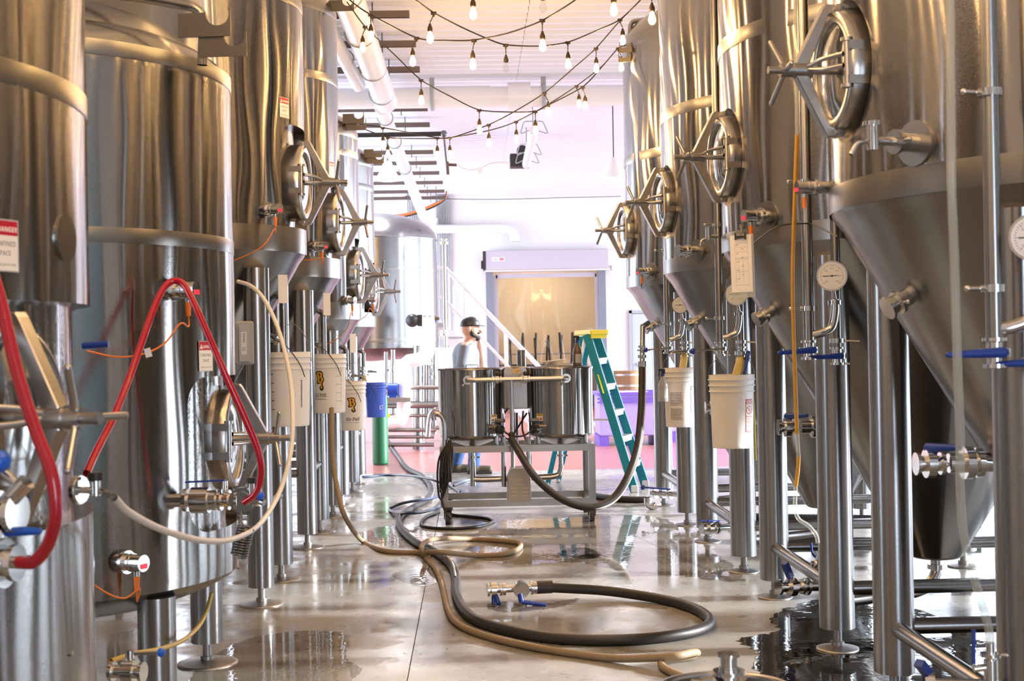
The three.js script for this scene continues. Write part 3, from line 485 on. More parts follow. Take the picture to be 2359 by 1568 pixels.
{
  const c1 = (px, py) => onCyl(px, py, BX, -3.6, BR), c2 = (px, py) => onCyl(px, py, BX, -5.9, BR);
  // first tank
  warning(bt1, 8, 565, BX, -3.6, BR, 0.1, 0.125);
  { const p = c1(150, 548); part(bt1, 'port_cover', [disc(p, p.n, 0.062, 0.01, 32)], M.shell); }
  { const p = onZ(35, 1180, -3.05); part(bt1, 'outlet_port', [rod(p.clone().add(V(-0.25, 0, -0.08)), p, 0.035, 18), ...wing(p.clone().add(V(-0.05, 0, -0.02)), V(1, 0, 0.3).normalize(), 0.036), disc(p, V(1, 0, 0.3).normalize(), 0.046, 0.014)], M.bright); butterfly(bt1, p.clone().add(V(-0.06, -0.045, 0.01)), V(0, 1, 0), V(1, 0, 0.2), 0.024, 0.1, M.bluebright); part(bt1, 'gas_stone_arm', [rod(p.clone().add(V(0.02, 0.05, 0)), p.clone().add(V(-0.06, 0.12, 0)), 0.012), rod(p.clone().add(V(-0.02, 0.02, 0)), p.clone().add(V(0.03, 0.07, 0.01)), 0.02)], M.bright); part(bt1, 'gas_stone_knob', ball(0.026, ...onZ(-2, 1062, -3.0).toArray()), M.bluebright); }
  { const p = onZ(35, 1296, -3.0); part(bt1, 'drain_port', [rod(p.clone().add(V(-0.3, 0, -0.05)), p, 0.03, 18), disc(p.clone().add(V(-0.03, 0, 0)), V(1, 0, 0.2).normalize(), 0.055, 0.02), ...wing(p, V(1, 0, 0.2).normalize(), 0.03), rod(p, p.clone().add(V(0.03, 0, 0)), 0.014)], M.bright); }
  { const p = onZ(185, 1128, -3.42), q = onZ(232, 1130, -3.42); const s = part(bt1, 'sample_valve', [rod(p, q, 0.009), disc(p.clone().add(V(-0.005, 0, 0)), V(1, 0, 0.3).normalize(), 0.036, 0.012), ...wing(p, V(1, 0, 0.3).normalize(), 0.025), rod(q.clone().add(V(-0.012, -0.012, 0)), q.clone().add(V(-0.012, 0.03, 0)), 0.012), rod(q, q.clone().add(V(0.035, -0.012, 0.02)), 0.008)], M.bright); sub(s, bt1, 'knob', disc(q.clone().add(V(-0.012, 0.036, 0)), V(0, 1, 0), 0.019, 0.02, 10), M.black); }
  part(bt1, 'shell_bolt', [disc(c1(163, 1504), c1(163, 1504).n, 0.008, 0.01, 10)], M.dull);
  part(bt1, 'rear_lever', [rod(onZ(190, 796, -4.35), onZ(250, 792, -4.35), 0.011, 10)], M.blue);
  // second tank
  warning(bt2, 474, 820, BX, -5.9, BR, 0.105, 0.125);
  { const p = c2(385, 668); probe(bt2, p, p.n.clone().add(V(0.9, 0, 0)).normalize(), 0.13, 0.032, [onZ(415, 745, -5.23), onZ(380, 790, -5.2), onZ(330, 815, -5.13), onZ(270, 822, -5.08), onZ(200, 808, -5.03)]); const q = onZ(344, 812, -5.15); part(bt2, 'cable_tag', box(0.024, 0.034, 0.002).rotateZ(0.25).translate(q.x, q.y, q.z + 0.02), M.paper); }
  { const p = c2(275, 1293); probe(bt2, p, p.n.clone().add(V(0.8, 0, 0)).normalize(), 0.12, 0.032, [onZ(322, 1355, -5.1), onZ(290, 1377, -5.08), onZ(255, 1370, -5.06), onZ(212, 1344, -5.04)]); }
  { const a = c2(395, 1152), d = V(1, 0, 0.12).normalize(), at = (s) => a.clone().addScaledVector(d, s);
    part(bt2, 'outlet_port', [rod(a.clone().addScaledVector(d, -0.1), at(0.36), 0.027, 18), ...wing(at(0.06), d, 0.034), disc(at(0.12), d, 0.052, 0.07), disc(at(0.17), d, 0.04, 0.03), disc(at(0.2), d, 0.043, 0.012), disc(at(0.27), d, 0.043, 0.012), ...wing(at(0.23), d, 0.03), rod(at(0.22), at(0.22).add(V(0, 0.075, 0)), 0.011), disc(at(0.29), V(0, 0, 1), 0.05, 0.05), disc(at(0.29), V(0, 0, 1), 0.034, 0.07)], M.bright);
    part(bt2, 'flat_lever', [bar(at(0.06).add(V(0, 0.072, 0)), at(0.22).add(V(0, 0.078, 0)), 0.02, 0.006)], M.blue);
    part(bt2, 'cock', [rod(at(0.33).add(V(0, 0, 0.02)), at(0.33).add(V(0, 0.07, 0.02)), 0.012), rod(at(0.33), at(0.38).add(V(0, -0.01, 0.02)), 0.013)], M.steel);
    part(bt2, 'cock_knob', disc(at(0.33).add(V(0, 0.078, 0.02)), V(0, 1, 0), 0.021, 0.022, 10), M.black);
    part(bt2, 'lever_ball', ball(0.018, ...at(0.365).add(V(0, 0.02, 0.03)).toArray()), M.bluebright);
    const c = at(0.31).add(V(0, -0.1, 0.05)), e = c.clone().add(V(-0.03, -0.115, 0.0)), pts = []; const ax = e.clone().sub(c).normalize(), s1 = V(0, 0, 1), s2 = ax.clone().cross(s1);
    for (let i = 0; i <= 150; i++) { const w = i / 150 * 11 * 2 * PI; pts.push(c.clone().lerp(e, i / 150).addScaledVector(s1, Math.cos(w) * 0.031).addScaledVector(s2, Math.sin(w) * 0.031)); }
    part(bt2, 'coil_spring', [tube(pts, 0.0048, 420, 6), tube([at(0.29).add(V(0, -0.04, 0.03)), c.clone().add(V(-0.02, 0.03, 0)), c.clone().add(V(0, 0, 0.031))], 0.004, 12, 6)], M.wire); }
  { const p = c2(549, 1306); part(bt2, 'shell_bolt', disc(p, p.n, 0.007, 0.012, 8), M.dull); }
  // hook plates and pipe over the second tank
  { const s = 1.0; const a = onZ(412, 88, -5.3), b = onZ(460, 133, -5.3); part(bt2, 'hook_plate', hookGeo(a, -0.12, 1.05), M.plate); part(bt2, 'hook_plate', hookGeo(b, -0.12, 0.95), M.plate); }
  part(bt2, 'top_pipe', tube([onZ(466, 150, -5.45), onZ(470, 55, -5.45), onZ(462, 28, -5.45), onZ(440, 15, -5.45), onZ(330, -5, -5.45), onZ(200, -20, -5.45)], 0.021, 40, 12, 0.15), M.leg);
}
// ---------------------------------------------------------------- small fermenters behind them
const SX = -1.65, SR = 0.65;
const smallSpec = [
  [-8.26, 2.07, 4.12, 2.48, 'slim conical fermenter with grey control box strapped at its side'],
  [-10.46, 2.03, 4.07, 2.44, 'slim conical fermenter with logo pail under its blow-off pipe'],
  [-12.29, 1.75, 3.42, 2.13, 'short conical fermenter with white script pail under its blow-off pipe'],
  [-14.25, 1.71, 3.42, 2.06, 'short conical fermenter with blue pail under its blow-off pipe']];
const small = smallSpec.map(([zc, yj, yt, ym, label], k) => {
  const t = thing('slim_fermenter', label, 'fermenter', SX, 0, zc, 'slim conical fermenters');
  mesh(t, 'shell', cut(shellBlank(SR, yj, yt, 0.0022, zc * 1.3), recess(SR, 0.06, ym - 0.3, ym + 0.33, 0.27, -0.12)), M.shell);
  mesh(t, 'collar_ring', metric(lathe([[SR + 0.001, yj - 0.02], [SR + 0.003, yj], [SR + 0.003, yj + 0.13], [SR - 0.006, yj + 0.13]], 80), SR), M.band);
  mesh(t, 'cone', metric(lathe([[0, yj - 1.07], [0.05, yj - 1.07], [0.06, yj - 1.05], [SR - 0.045, yj - 0.07], [SR - 0.012, yj - 0.025], [SR, yj]], 80), 0.4), M.cone);
  for (const y of [ym + 1.05, yt - 0.06]) if (y < yt) mesh(t, 'weld_band', metric(lathe([[SR - 0.01, y], [SR + 0.0025, y], [SR + 0.0025, y + 0.06], [SR - 0.01, y + 0.06]], 80), SR), M.band);
  mesh(t, 'top_head', metric(head(SR, yt - 0.002, 0.22), SR), M.shell);
  legs(t, [[0.41, 0.41], [0.41, -0.41], [-0.41, 0.41], [-0.41, -0.41]].map(([x, z]) => [x, z, yj - 0.12]), 0.075, 0.125);
  for (const [a, b] of [[[0.41, 0.41], [0.41, -0.41]], [[-0.41, 0.41], [-0.41, -0.41]], [[0.41, -0.41], [-0.41, -0.41]], [[0.41, 0.41], [-0.41, 0.41]]]) mesh(t, 'brace', rod(V(a[0], 0.55, a[1]), V(b[0], 0.55, b[1]), 0.03, 16), M.leg);
  manway(t, V(SX + SR - 0.04, ym, zc + 0.07), -0.1, 1.08, 1);
  // blow-off pipe that drops into the pail
  const px = -1.13, pz = zc + 0.08, top = 1.36 - (k > 1 ? 0.1 : 0);
  part(t, 'blow_off_pipe', [rod(V(px, yj - 0.35, pz), V(px, top, pz), 0.022, 14), tube([V(px, yj - 0.36, pz), V(px - 0.01, yj - 0.28, pz), V(px - 0.12, yj - 0.25, pz - 0.02)], 0.022, 14, 10)], M.leg);
  butterfly(t, V(px, top - 0.03, pz), V(0, 1, 0), V(1, -0.1, 0.3), 0.026, 0.12, k === 1 ? M.orange : M.steel);
  part(t, 'drop_tube', rod(V(px, top - 0.06, pz), V(px, top - 0.3, pz), 0.027, 14), M.foam);
  const cr = (y) => 0.06 + (y - yj + 1.05) * (SR - 0.105) / 0.98;
  const p = V(SX + cr(yj - 0.48) - 0.02, yj - 0.48, zc + 0.18);
  part(t, 'cone_port', nozzle(p, V(0.85, -0.35, 0.3).normalize(), 0.16, 0.024), M.bright);
  part(t, 'cone_cable', tube([p.clone().add(V(0.14, -0.06, 0.05)), p.clone().add(V(0.2, -0.1, 0.04)), p.clone().add(V(0.27, -0.2, 0.03)), p.clone().add(V(0.3, -0.28, 0.03))], 0.003, 16, 5), M.black);
  return t;
});
{
  const C = (k, px, py) => onCyl(px, py, SX, smallSpec[k][0], SR), dd = V(0.75, 0, 0.2);
  const specs = [[0, 607, 483, [onZ(632, 528, -7.55), onZ(612, 560, -7.5), onZ(585, 580, -7.5), onZ(540, 600, -7.55)]], [1, 720, 567, [onZ(745, 592, -9.75), onZ(725, 598, -9.75), onZ(695, 599, -9.8)]], [2, 795, 692, [onZ(808, 720, -11.6), onZ(800, 755, -11.6), onZ(770, 785, -11.65), onZ(740, 795, -11.7)]], [3, 845, 690, [onZ(852, 710, -13.5), onZ(845, 725, -13.5), onZ(828, 738, -13.6)]]];
  for (const [k, x, y, c] of specs) { const p = C(k, x, y); probe(small[k], p, p.n.clone().add(dd).normalize(), k > 1 ? 0.1 : 0.12, 0.03, c); }
  warning(small[0], 655, 248, SX, smallSpec[0][0], SR, 0.095, 0.12); warning(small[1], 764, 390, SX, smallSpec[1][0], SR, 0.09, 0.12);
  warning(small[2], 812, 552, SX, smallSpec[2][0], SR, 0.09, 0.12); warning(small[3], 859, 592, SX, smallSpec[3][0], SR, 0.09, 0.12);
  for (const [k, px, py, s] of [[0, 640, 40, 0], [1, 765, 12, 1], [2, 795, 272, 1], [2, 800, 288, 1], [3, 843, 352, 1], [3, 847, 366, 1]]) if (s) { const p = onCyl(px, py, SX, smallSpec[k][0], SR); part(small[k], 'hook_plate', hookGeo(V(p.x - 0.02, p.y - 0.05, p.z), -0.1, 0.95), M.plate); }
  // control box and bracket papers
  const b = part(small[0], 'control_box', box(0.1, 0.235, 0.13, 0, 0, 0, 0.012).rotateY(0.2).translate(...onZ(562, 790, -7.3).toArray()), M.boxgrey), q = onZ(566, 790, -7.22);
  sub(b, small[0], 'cover', box(0.055, 0.2, 0.01, 0, 0, 0, 0.004).rotateY(0.2).translate(q.x - 0.01, q.y, q.z), M.grey);
  const lt = canvas(64, 192, (g) => { g.fillStyle = '#cfd4d6'; g.fillRect(0, 0, 64, 192); g.fillStyle = '#222'; g.save(); g.translate(42, 90); g.rotate(-PI / 2); g.font = 'bold 30px serif'; g.fillText('Orisy', 0, 0); g.restore(); for (let i = 0; i < 3; i++) g.fillRect(14 + i * 14, 130, 4, 34); });
  sub(b, small[0], 'rating_label', new THREE.PlaneGeometry(0.03, 0.12).rotateY(0.2).translate(q.x - 0.008, q.y, q.z + 0.007), sheet(lt));
  for (const [k, x0, y0] of [[0, 671, 665], [1, 768, 700], [2, 826, 790]]) { const c = onZ(x0, y0, smallSpec[k][0] + 0.2); part(small[k], 'log_sheet', [box(0.07, 0.17, 0.003).rotateY(0.8).translate(c.x - 0.05, c.y, c.z)], M.paper); }
}
// ---------------------------------------------------------------- pails
const pailGeo = (r, h) => lathe([[0, 0.004], [r * 0.86, 0.004], [r * 0.875, 0], [r * 0.885, 0.012], [r * 0.955, h * 0.76], [r * 1.005, h * 0.765], [r * 1.005, h * 0.78], [r * 0.965, h * 0.785], [r * 0.975, h * 0.84], [r * 1.03, h * 0.845], [r * 1.03, h * 0.86], [r * 0.98, h * 0.865], [r * 0.985, h * 0.92], [r * 1.04, h * 0.925], [r * 1.04, h * 0.94], [r, h * 0.945], [r * 1.005, h], [r * 0.985, h], [r * 0.93, h * 0.75], [r * 0.85, 0.012], [0, 0.012]], 48);
function pail(label, p, r, h, mat, deco, wireTo, foam = true) {
  const t = thing('pail', label, 'pail', p.x, p.y, p.z, 'hanging pails');
  mesh(t, 'bucket', pailGeo(r, h), mat);
  mesh(t, 'bail_wire', tube([V(r * 1.03, h * 0.87, 0), V(r * 0.9, h + 0.06, 0.01), V(0.02, h + 0.17, 0), V(-r * 0.9, h + 0.06, 0.01), V(-r * 1.03, h * 0.87, 0)], 0.0022, 40, 6), M.wire);
  if (foam) mesh(t, 'liquid', cyl(r * 0.9, r * 0.9, 0.01, 0, h * 0.62, 0, 32), M.foam);
  for (const [tex, phi, w, y0, y1] of deco) { const rb = (y) => r * (0.885 + 0.07 * y / (h * 0.76)) + 0.0012; mesh(t, 'print', curved(rb(y0), phi, w, y0, y1, rb(y1)), std('#ffffff', 0.45, 0, { map: tex, transparent: true })); }
  return t;
}
const clearCanvas = (w, h, d) => canvas(w, h, d, true);
const bee = (g, x, y, s) => { g.save(); g.translate(x, y); g.scale(s, s); g.lineJoin = 'round'; g.strokeStyle = '#1b1512'; g.fillStyle = '#1b1512'; g.rotate(-0.12); g.font = 'bold 150px serif'; g.lineWidth = 26; g.strokeText('B', -52, 50); g.beginPath(); g.moveTo(-14, 40); g.lineTo(22, 40); g.lineTo(14, 100); g.arc(8, 108, 17, 0, 7); g.stroke(); g.fill(); g.fillStyle = '#f0b019'; g.fillText('B', -52, 50); g.beginPath(); g.arc(8, 106, 11, 0, 7); g.fill(); g.fillRect(-4, 40, 18, 60); g.restore(); };
const scale5 = clearCanvas(128, 512, (g) => { g.fillStyle = '#222'; for (let i = 0; i < 5; i++) { g.fillRect(8, 30 + i * 104, 44, 7); g.fillRect(62, 28 + i * 104, 48, 9); } });
const lines = clearCanvas(64, 512, (g) => { g.fillStyle = '#1c2b4c'; for (let i = 0; i < 16; i++) g.fillRect(14, 10 + i * 31, 34, 24); });
const aleBig = clearCanvas(256, 512, (g) => { bee(g, 128, 150, 1.25); g.fillStyle = '#17120f'; g.font = 'bold 62px serif'; g.textAlign = 'center'; g.fillText('ALE PAIL', 120, 400, 236); g.font = 'bold 20px serif'; g.fillText('www.brewmarkt.com', 120, 436); });
const gall = clearCanvas(160, 512, (g) => { g.fillStyle = '#17120f'; g.font = '18px serif'; g.fillRect(128, 20, 4, 470); for (let i = 0; i < 5; i++) { g.fillRect(96, 24 + i * 108, 34, 4); g.fillRect(112, 78 + i * 108, 18, 4); g.fillText((5 - i) + ' Gallon', 14, 32 + i * 108); } });
const aleScript = clearCanvas(256, 512, (g) => { bee(g, 128, 140, 1.05); g.fillStyle = '#17120f'; g.textAlign = 'center'; g.font = 'italic bold 62px serif'; g.fillText('Ale Pail', 128, 400, 220); g.fillStyle = '#8c2f2a'; g.font = '16px serif'; g.fillText('www.brewmart and malt supply', 128, 432, 220); });
const lid = clearCanvas(128, 160, (g) => { g.fillStyle = '#e8ecff'; g.font = 'bold 120px sans-serif'; g.fillText('L', 20, 120); g.fillRect(70, 30, 46, 10); g.fillRect(106, 30, 10, 90); });
const textSheet = canvas(192, 384, (g) => { g.fillStyle = '#f1efeb'; g.fillRect(0, 0, 192, 384); g.fillStyle = '#26262a'; for (let y = 14; y < 370; y += 11) if (y < 190 || y > 214) for (let x = 12; x < 176;) { const w = 6 + rnd() * 22; if (x + w < 180) g.fillRect(x, y, w, 5); x += w + 4; } });
const noFire = (bg, ink) => canvas(128, 384, (g) => { g.fillStyle = bg; g.fillRect(0, 0, 128, 384); g.fillStyle = '#f6f3ee'; g.fillRect(8, 58, 112, 140); for (let i = 0; i < 3; i++) g.fillRect(8, 206 + i * 58, 112, 52); g.fillStyle = '#f6f3ee'; g.font = 'bold 24px sans-serif'; g.textAlign = 'center'; g.fillText('WARNING', 64, 30, 110); g.fillText('DANGER', 64, 52, 110); g.strokeStyle = ink; g.lineWidth = 9; g.beginPath(); g.arc(64, 128, 48, 0, 7); g.stroke(); g.beginPath(); g.moveTo(30, 94); g.lineTo(98, 162); g.stroke(); g.lineWidth = 6; g.beginPath(); g.arc(64, 112, 14, 0, 7); g.stroke(); g.strokeRect(46, 128, 36, 34); g.fillStyle = ink; for (let i = 0; i < 3; i++) for (let j = 0; j < 4; j++) g.fillRect(14, 212 + i * 58 + j * 11, 60 + rnd() * 40, 4); });
const face = (px) => Math.atan2(1, 0) + 0 * px;
const mouth = (k) => smallSpec[k][0] + 0.08;
const P0 = onZ(669, 980, -8.18); pail('white pail with black level marks under the slim fermenter with the control box', P0, 0.129, 0.445, M.pail, [[scale5, PI / 2 + 0.95, 0.55, 0.07, 0.33], [lines, PI / 2 - 0.75, 0.12, 0.11, 0.28]]);
const P1 = onZ(760, 950, -10.38); pail('white pail printed with a yellow B logo and gallon scale', P1, 0.133, 0.45, M.pail, [[aleBig, PI / 2 + 0.5, 1.0, 0.06, 0.36], [gall, PI / 2 - 0.72, 0.55, 0.06, 0.36]]);
const P2 = onZ(813, 990, -12.2); pail('white pail with yellow B logo over black script lettering', P2, 0.125, 0.44, M.pail, [[aleScript, PI / 2 - 0.05, 1.35, 0.0 + 0.02, 0.34]]);
const P3 = onZ(866, 960, -14.2); pail('bright blue pail above the green gas cylinder', P3, 0.115, 0.36, M.pailblue, [[lid, PI / 2 - 0.6, 0.5, 0.06, 0.14]]);
const P4 = onZ(1688, 1030, -8.28); pail('plain white pail with red warning label below the clipboard tank', P4, 0.14, 0.45, M.pail, [[noFire('#b3202c', '#b3202c'), PI / 2 - 0.72, 0.46, 0.1, 0.3]]);
const P5 = onZ(1568, 982, -10.5); pail('white pail with black warning label and pasted text sheet', P5, 0.128, 0.46, M.pail, [[textSheet, PI / 2 + 0.42, 0.95, 0.05, 0.28], [noFire('#23252b', '#23252b'), PI / 2 - 0.85, 0.5, 0.12, 0.32]]);
big[2].userData.p = 0;
for (const [k, P] of [[2, P4], [3, P5]]) { const xb = 1.69, zb = RZ[k] + 0.86; part(big[k], 'drop_tube', [rod(V(xb, 1.37, zb), V(P.x + 0.01, P.y + 0.36, P.z), 0.03, 14)], M.foam); }
delete big[2].userData.p;
function sprayBottle(label, p, s, yaw = 0, tint = std(lin(0.3, 0.29, 0.3), 0.25, 0, { transmission: 0.3, thickness: 0 })) {
  const t = thing('spray_bottle', label, 'spray bottle', p.x, p.y, p.z); t.scale.setScalar(s); t.rotation.y = yaw;
  mesh(t, 'bottle', lathe([[0, 0], [0.038, 0], [0.042, 0.006], [0.042, 0.12], [0.038, 0.15], [0.02, 0.19], [0.014, 0.205], [0.014, 0.215]], 24), tint);
  mesh(t, 'label', curved(0.0428, PI / 2, 1.9, 0.03, 0.11), M.grey);
  mesh(t, 'collar', cyl(0.017, 0.017, 0.022, 0, 0.225, 0, 16), M.blue);
  mesh(t, 'trigger_head', [box(0.03, 0.03, 0.028, 0.004, 0.25, 0, 0.006), box(0.06, 0.018, 0.022, -0.012, 0.268, 0, 0.005), bar(V(-0.03, 0.262, 0), V(-0.04, 0.215, 0), 0.014, 0.007)], M.black);
  return t;
}
sprayBottle('clear spray bottle with black trigger hooked on the printed pail rim', onZ(1528, 925, -10.36), 0.92, 0.2, std(lin(0.62, 0.64, 0.66), 0.2, 0, { transmission: 0.6, thickness: 0 }));

// ---------------------------------------------------------------- festoon lights
const bulbGeo = lathe([[0.006, 0], [0.0115, -0.006], [0.014, -0.018], [0.0215, -0.038], [0.0225, -0.05], [0.018, -0.066], [0.008, -0.075], [0, -0.076]], 16);
const socketGeo = join([lathe([[0, 0.052], [0.006, 0.052], [0.009, 0.04], [0.0165, 0.022], [0.017, 0.002], [0.015, 0]], 14)]);
const offBase = lathe([[0.013, 0.002], [0.013, -0.018], [0.009, -0.02]], 12);
function festoon(label, path, hang, group) {
  const t = thing('string_light', label, 'string light', 0, 0, 0, group);
  const curve = new THREE.CatmullRomCurve3(path, false, 'catmullrom', 0.4);
  mesh(t, 'wire', new THREE.TubeGeometry(curve, 90, 0.0052, 6), M.black);
  for (const [p, lit, dx] of hang) {
    const q = p.clone().add(V(dx ?? 0, -0.075, 0));
    const s = mesh(t, 'socket', [socketGeo.clone().translate(q.x, q.y - 0.045, q.z), tube([p, p.clone().add(V((dx ?? 0) * 0.4, -0.035, 0)), q.clone().add(V(0, 0.012, 0))], 0.0035, 8, 5), rod(p.clone().add(V(-0.018, -0.004, 0)), p.clone().add(V(0.018, -0.004, 0)), 0.011, 8), rod(p, p.clone().add(V(0, -0.028, 0)), 0.009, 8, 0.005)], M.socket);
    const b = mesh(s, 'bulb', bulbGeo.clone().translate(q.x, q.y - 0.045, q.z), lit ? M.bulb : M.bulboff);
    if (lit) { const l = new THREE.PointLight(lin(1, 0.58, 0.23), BULB); l.position.set(q.x, q.y - 0.09, q.z); l.castShadow = true; l.shadow.radius = 0.5; t.add(l); }
  }
}
const BULB = 0.44;
{
  const S = (pts, z0, z1) => { const n = pts.length - 1, xs = pts.map((p) => p[0]), a = xs[0], b = xs[n]; return (x, y) => onZ(x, y, z0 + (z1 - z0) * (x - a) / (b - a)); };
  const defs = [
    ['festoon string crossing with one dead clear bulb', [[930, -18], [958, 0], [999, 29], [1060, 61], [1118, 87], [1165, 103], [1244, 106], [1308, 97], [1373, 71], [1428, 45], [1473, 2], [1500, -30]], -8.3, -10.6, [[999, 29, 1, -0.025], [1165, 103, 0], [1308, 97, 1], [1428, 45, 1, 0.02]]],
    ['festoon string draped level over the aisle in front of the dead bulb', [[780, -30], [806, 0], [851, 32], [960, 87], [1031, 93], [1092, 92], [1167, 77], [1247, 48], [1325, 0], [1370, -40]], -9.8, -8.0, [[854, 33, 1], [960, 87, 1, -0.03], [1092, 92, 1, -0.01], [1249, 46, 1]]],
    ['festoon string sagging deep from the slim tanks to the big fermenter by the ladder', [[799, 4], [841, 61], [909, 126], [970, 184], [1038, 222], [1104, 253], [1183, 258], [1233, 256], [1263, 242], [1342, 200], [1386, 155], [1424, 111], [1442, 104]], -10.2, -11.3, [[841, 61, 1, -0.02], [970, 184, 1], [1104, 253, 1], [1233, 256, 1], [1342, 200, 1, 0.02], [1424, 111, 1, 0.025]]],
    ['festoon string climbing steeply to the tall fermenter tops', [[1500, -30], [1473, 3], [1428, 48], [1373, 111], [1328, 151], [1254, 214], [1183, 258], [1126, 287], [1040, 317], [1000, 316], [893, 296], [828, 285]], -10.2, -12.6, [[1373, 111, 1], [1254, 214, 1, 0.03], [1126, 287, 1], [1007, 317, 1], [882, 294, 1]]],
    ['festoon string sagging just below the white cross pipe', [[1442, 104], [1424, 111], [1386, 153], [1328, 198], [1263, 240], [1189, 280], [1128, 300], [1036, 317], [950, 319], [893, 316], [825, 292]], -11.4, -13.3, [[1328, 198, 1, 0.02], [1189, 280, 1], [1036, 317, 1], [893, 317, 1]]],
    ['festoon string highest over the aisle with three lit bulbs', [[780, -200], [900, -90], [1000, -46], [1089, -32], [1250, -48], [1413, -42], [1500, -22], [1560, -60]], -8.0, -7.6, [[1089, -32, 1], [1250, -48, 0], [1413, -42, 1], [1501, -22, 1]]],
  ];
  for (const [label, pts, z0, z1, bulbs] of defs) { const f = S(pts, z0, z1); festoon(label, pts.map(([x, y]) => f(x, y)), bulbs.map(([x, y, lit, dx]) => [f(x, y), lit, dx]), 'festoon lights over the aisle'); }
  // the strings go on over the camera, as the streaks on the nearest tanks show
  for (const [za, zb, ya] of [[-6.6, -5.2, 3.85], [-4.4, -5.6, 3.75], [-3.9, -2.6, 3.85], [-1.6, -2.8, 3.8], [-0.8, 0.9, 3.85]]) {
    const f = (t) => V(-1.15 + 2.5 * t, ya - 1.5 * t * (1 - t) * 0.55, za + (zb - za) * t), ts = [0.06, 0.22, 0.38, 0.54, 0.7, 0.86];
    festoon('festoon string above the two bright beer tanks', Array.from({ length: 9 }, (_, i) => f(i / 8)), ts.map((t) => [f(t), 1, 0]), 'festoon lights over the near aisle');
  }
}
// ---------------------------------------------------------------- hoses
const fl = (pts, r) => pts.map(([x, y, up]) => onY(x, y, (up ?? 0) + r));
{
  const r = 0.028, h = thing('brewery_hose', 'thick dark rubber hose looped on the floor with steel valve end', 'hose');
  const path = fl([[1248, 1352, 0.06], [1290, 1354, 0.05], [1400, 1361, 0.02], [1520, 1379], [1597, 1400], [1634, 1425], [1620, 1447], [1540, 1465], [1400, 1474], [1250, 1466], [1130, 1440], [1078, 1414], [1052, 1372], [1050, 1334], [1040, 1303], [1012, 1277], [985, 1262], [960, 1250], [928, 1222], [920, 1194], [948, 1170], [984, 1149], [992, 1122], [972, 1096], [938, 1078], [918, 1052], [896, 1020], [885, 1000]], r);
  mesh(h, 'hose', tube(path, r, 320, 14), M.hose);
  const c = new THREE.CatmullRomCurve3(path), st = [];
  for (let i = 0; i <= 200; i++) { const u = i / 200, p = c.getPointAt(u), d = c.getTangentAt(u), s = V(0, 1, 0).cross(d).normalize(), w = 0.9 + 0.9 * Math.sin(u * 9); st.push(p.addScaledVector(s, Math.cos(w) * (r + 0.0008) * -1).add(V(0, Math.sin(w) * (r + 0.0008), 0))); }
  for (const [a, b] of [[46, 58], [96, 124]]) mesh(h, 'white_stripe', tube(st.slice(a, b), 0.006, 90, 5), M.stripe);
  const e = path[0], d = path[0].clone().sub(path[1]).setY(0).normalize(), at = (s) => e.clone().addScaledVector(d, s);
  mesh(h, 'cuff', [rod(at(-0.06), at(0.03), 0.037, 18)], M.rubber);
  const v = mesh(h, 'end_valve', [rod(at(0), at(0.3), 0.021, 16), disc(at(0.04), d, 0.036, 0.018), ...wing(at(0.06), d, 0.03), rod(at(0.12).add(V(0, 0, -0.06)), at(0.12).add(V(0, 0, 0.06)), 0.036, 18), disc(at(0.12).add(V(0, 0, 0.06)), V(0, 0, 1), 0.046, 0.016), disc(at(0.22), d, 0.036, 0.018), ...wing(at(0.24), d, 0.028), disc(at(0.28), d, 0.044, 0.03), disc(at(0.31), d, 0.038, 0.012)], M.bright);
  mesh(v, 'handle', [rod(at(0.12).add(V(0, -0.065, 0.07)), at(-0.02).add(V(0, -0.082, 0.11)), 0.013, 10, 0.01), rod(at(0.13).add(V(0, -0.02, 0.06)), at(0.12).add(V(0, -0.068, 0.07)), 0.016)], M.blue);
  mesh(v, 'handle', [rod(at(0.27).add(V(0, -0.03, 0)), at(0.25).add(V(0.0, -0.075, 0.05)), 0.014, 10), rod(at(0.28).add(V(0, -0.03, 0)), at(0.28).add(V(0, -0.08, 0.02)), 0.012)], M.blue);
}
{
  const r = 0.018, h = thing('beer_hose', 'tan braided hose hanging from a slim fermenter and winding across the floor', 'hose');
  const up = [[764, 940, -10.0], [764, 1000, -9.9], [768, 1070, -9.8], [778, 1130, -9.65], [795, 1190, -9.45]].map(([x, y, z]) => onZ(x, y, z));
  const path = [...up, ...fl([[835, 1246], [885, 1268], [965, 1273], [1010, 1271, 0.068], [1100, 1279], [1165, 1275], [1196, 1262], [1194, 1250], [1150, 1244], [1080, 1241], [1015, 1240, 0.05], [980, 1248, 0.07], [971, 1266, 0.066], [984, 1288], [1006, 1313], [1020, 1352], [1032, 1402], [1056, 1437], [1125, 1466], [1250, 1494], [1400, 1515], [1500, 1515, 0.02], [1560, 1510, 0.038], [1595, 1503, 0.03], [1606, 1504, 0.012], [1592, 1512], [1550, 1518], [1524, 1526], [1536, 1542], [1600, 1570]], r)];
  mesh(h, 'hose', tube(path, r, 420, 12), M.tan);
}
const simple = (name, label, pts, r, mat, cat = 'hose', k = 10) => tag(mesh(scene, name, tube(pts, r, Math.max(60, pts.length * 12), k), mat), label, cat);
simple('wash_hose', 'dark blue hose coiled in a flat loop beside the cart frame', fl([[835, 1098], [905, 1094], [960, 1097, 0.066], [1000, 1106, 0.066], [1040, 1122], [1060, 1134]], 0.013), 0.013, M.bluehose);
simple('wash_hose', 'dark blue hose folded in a narrow loop by the cart caster', fl([[1020, 1140], [990, 1148, 0.07], [930, 1158, 0.066], [898, 1172], [915, 1181, 0.03], [945, 1181, 0.066], [975, 1179, 0.04], [1012, 1166], [1040, 1150]], 0.013), 0.013, M.bluehose);
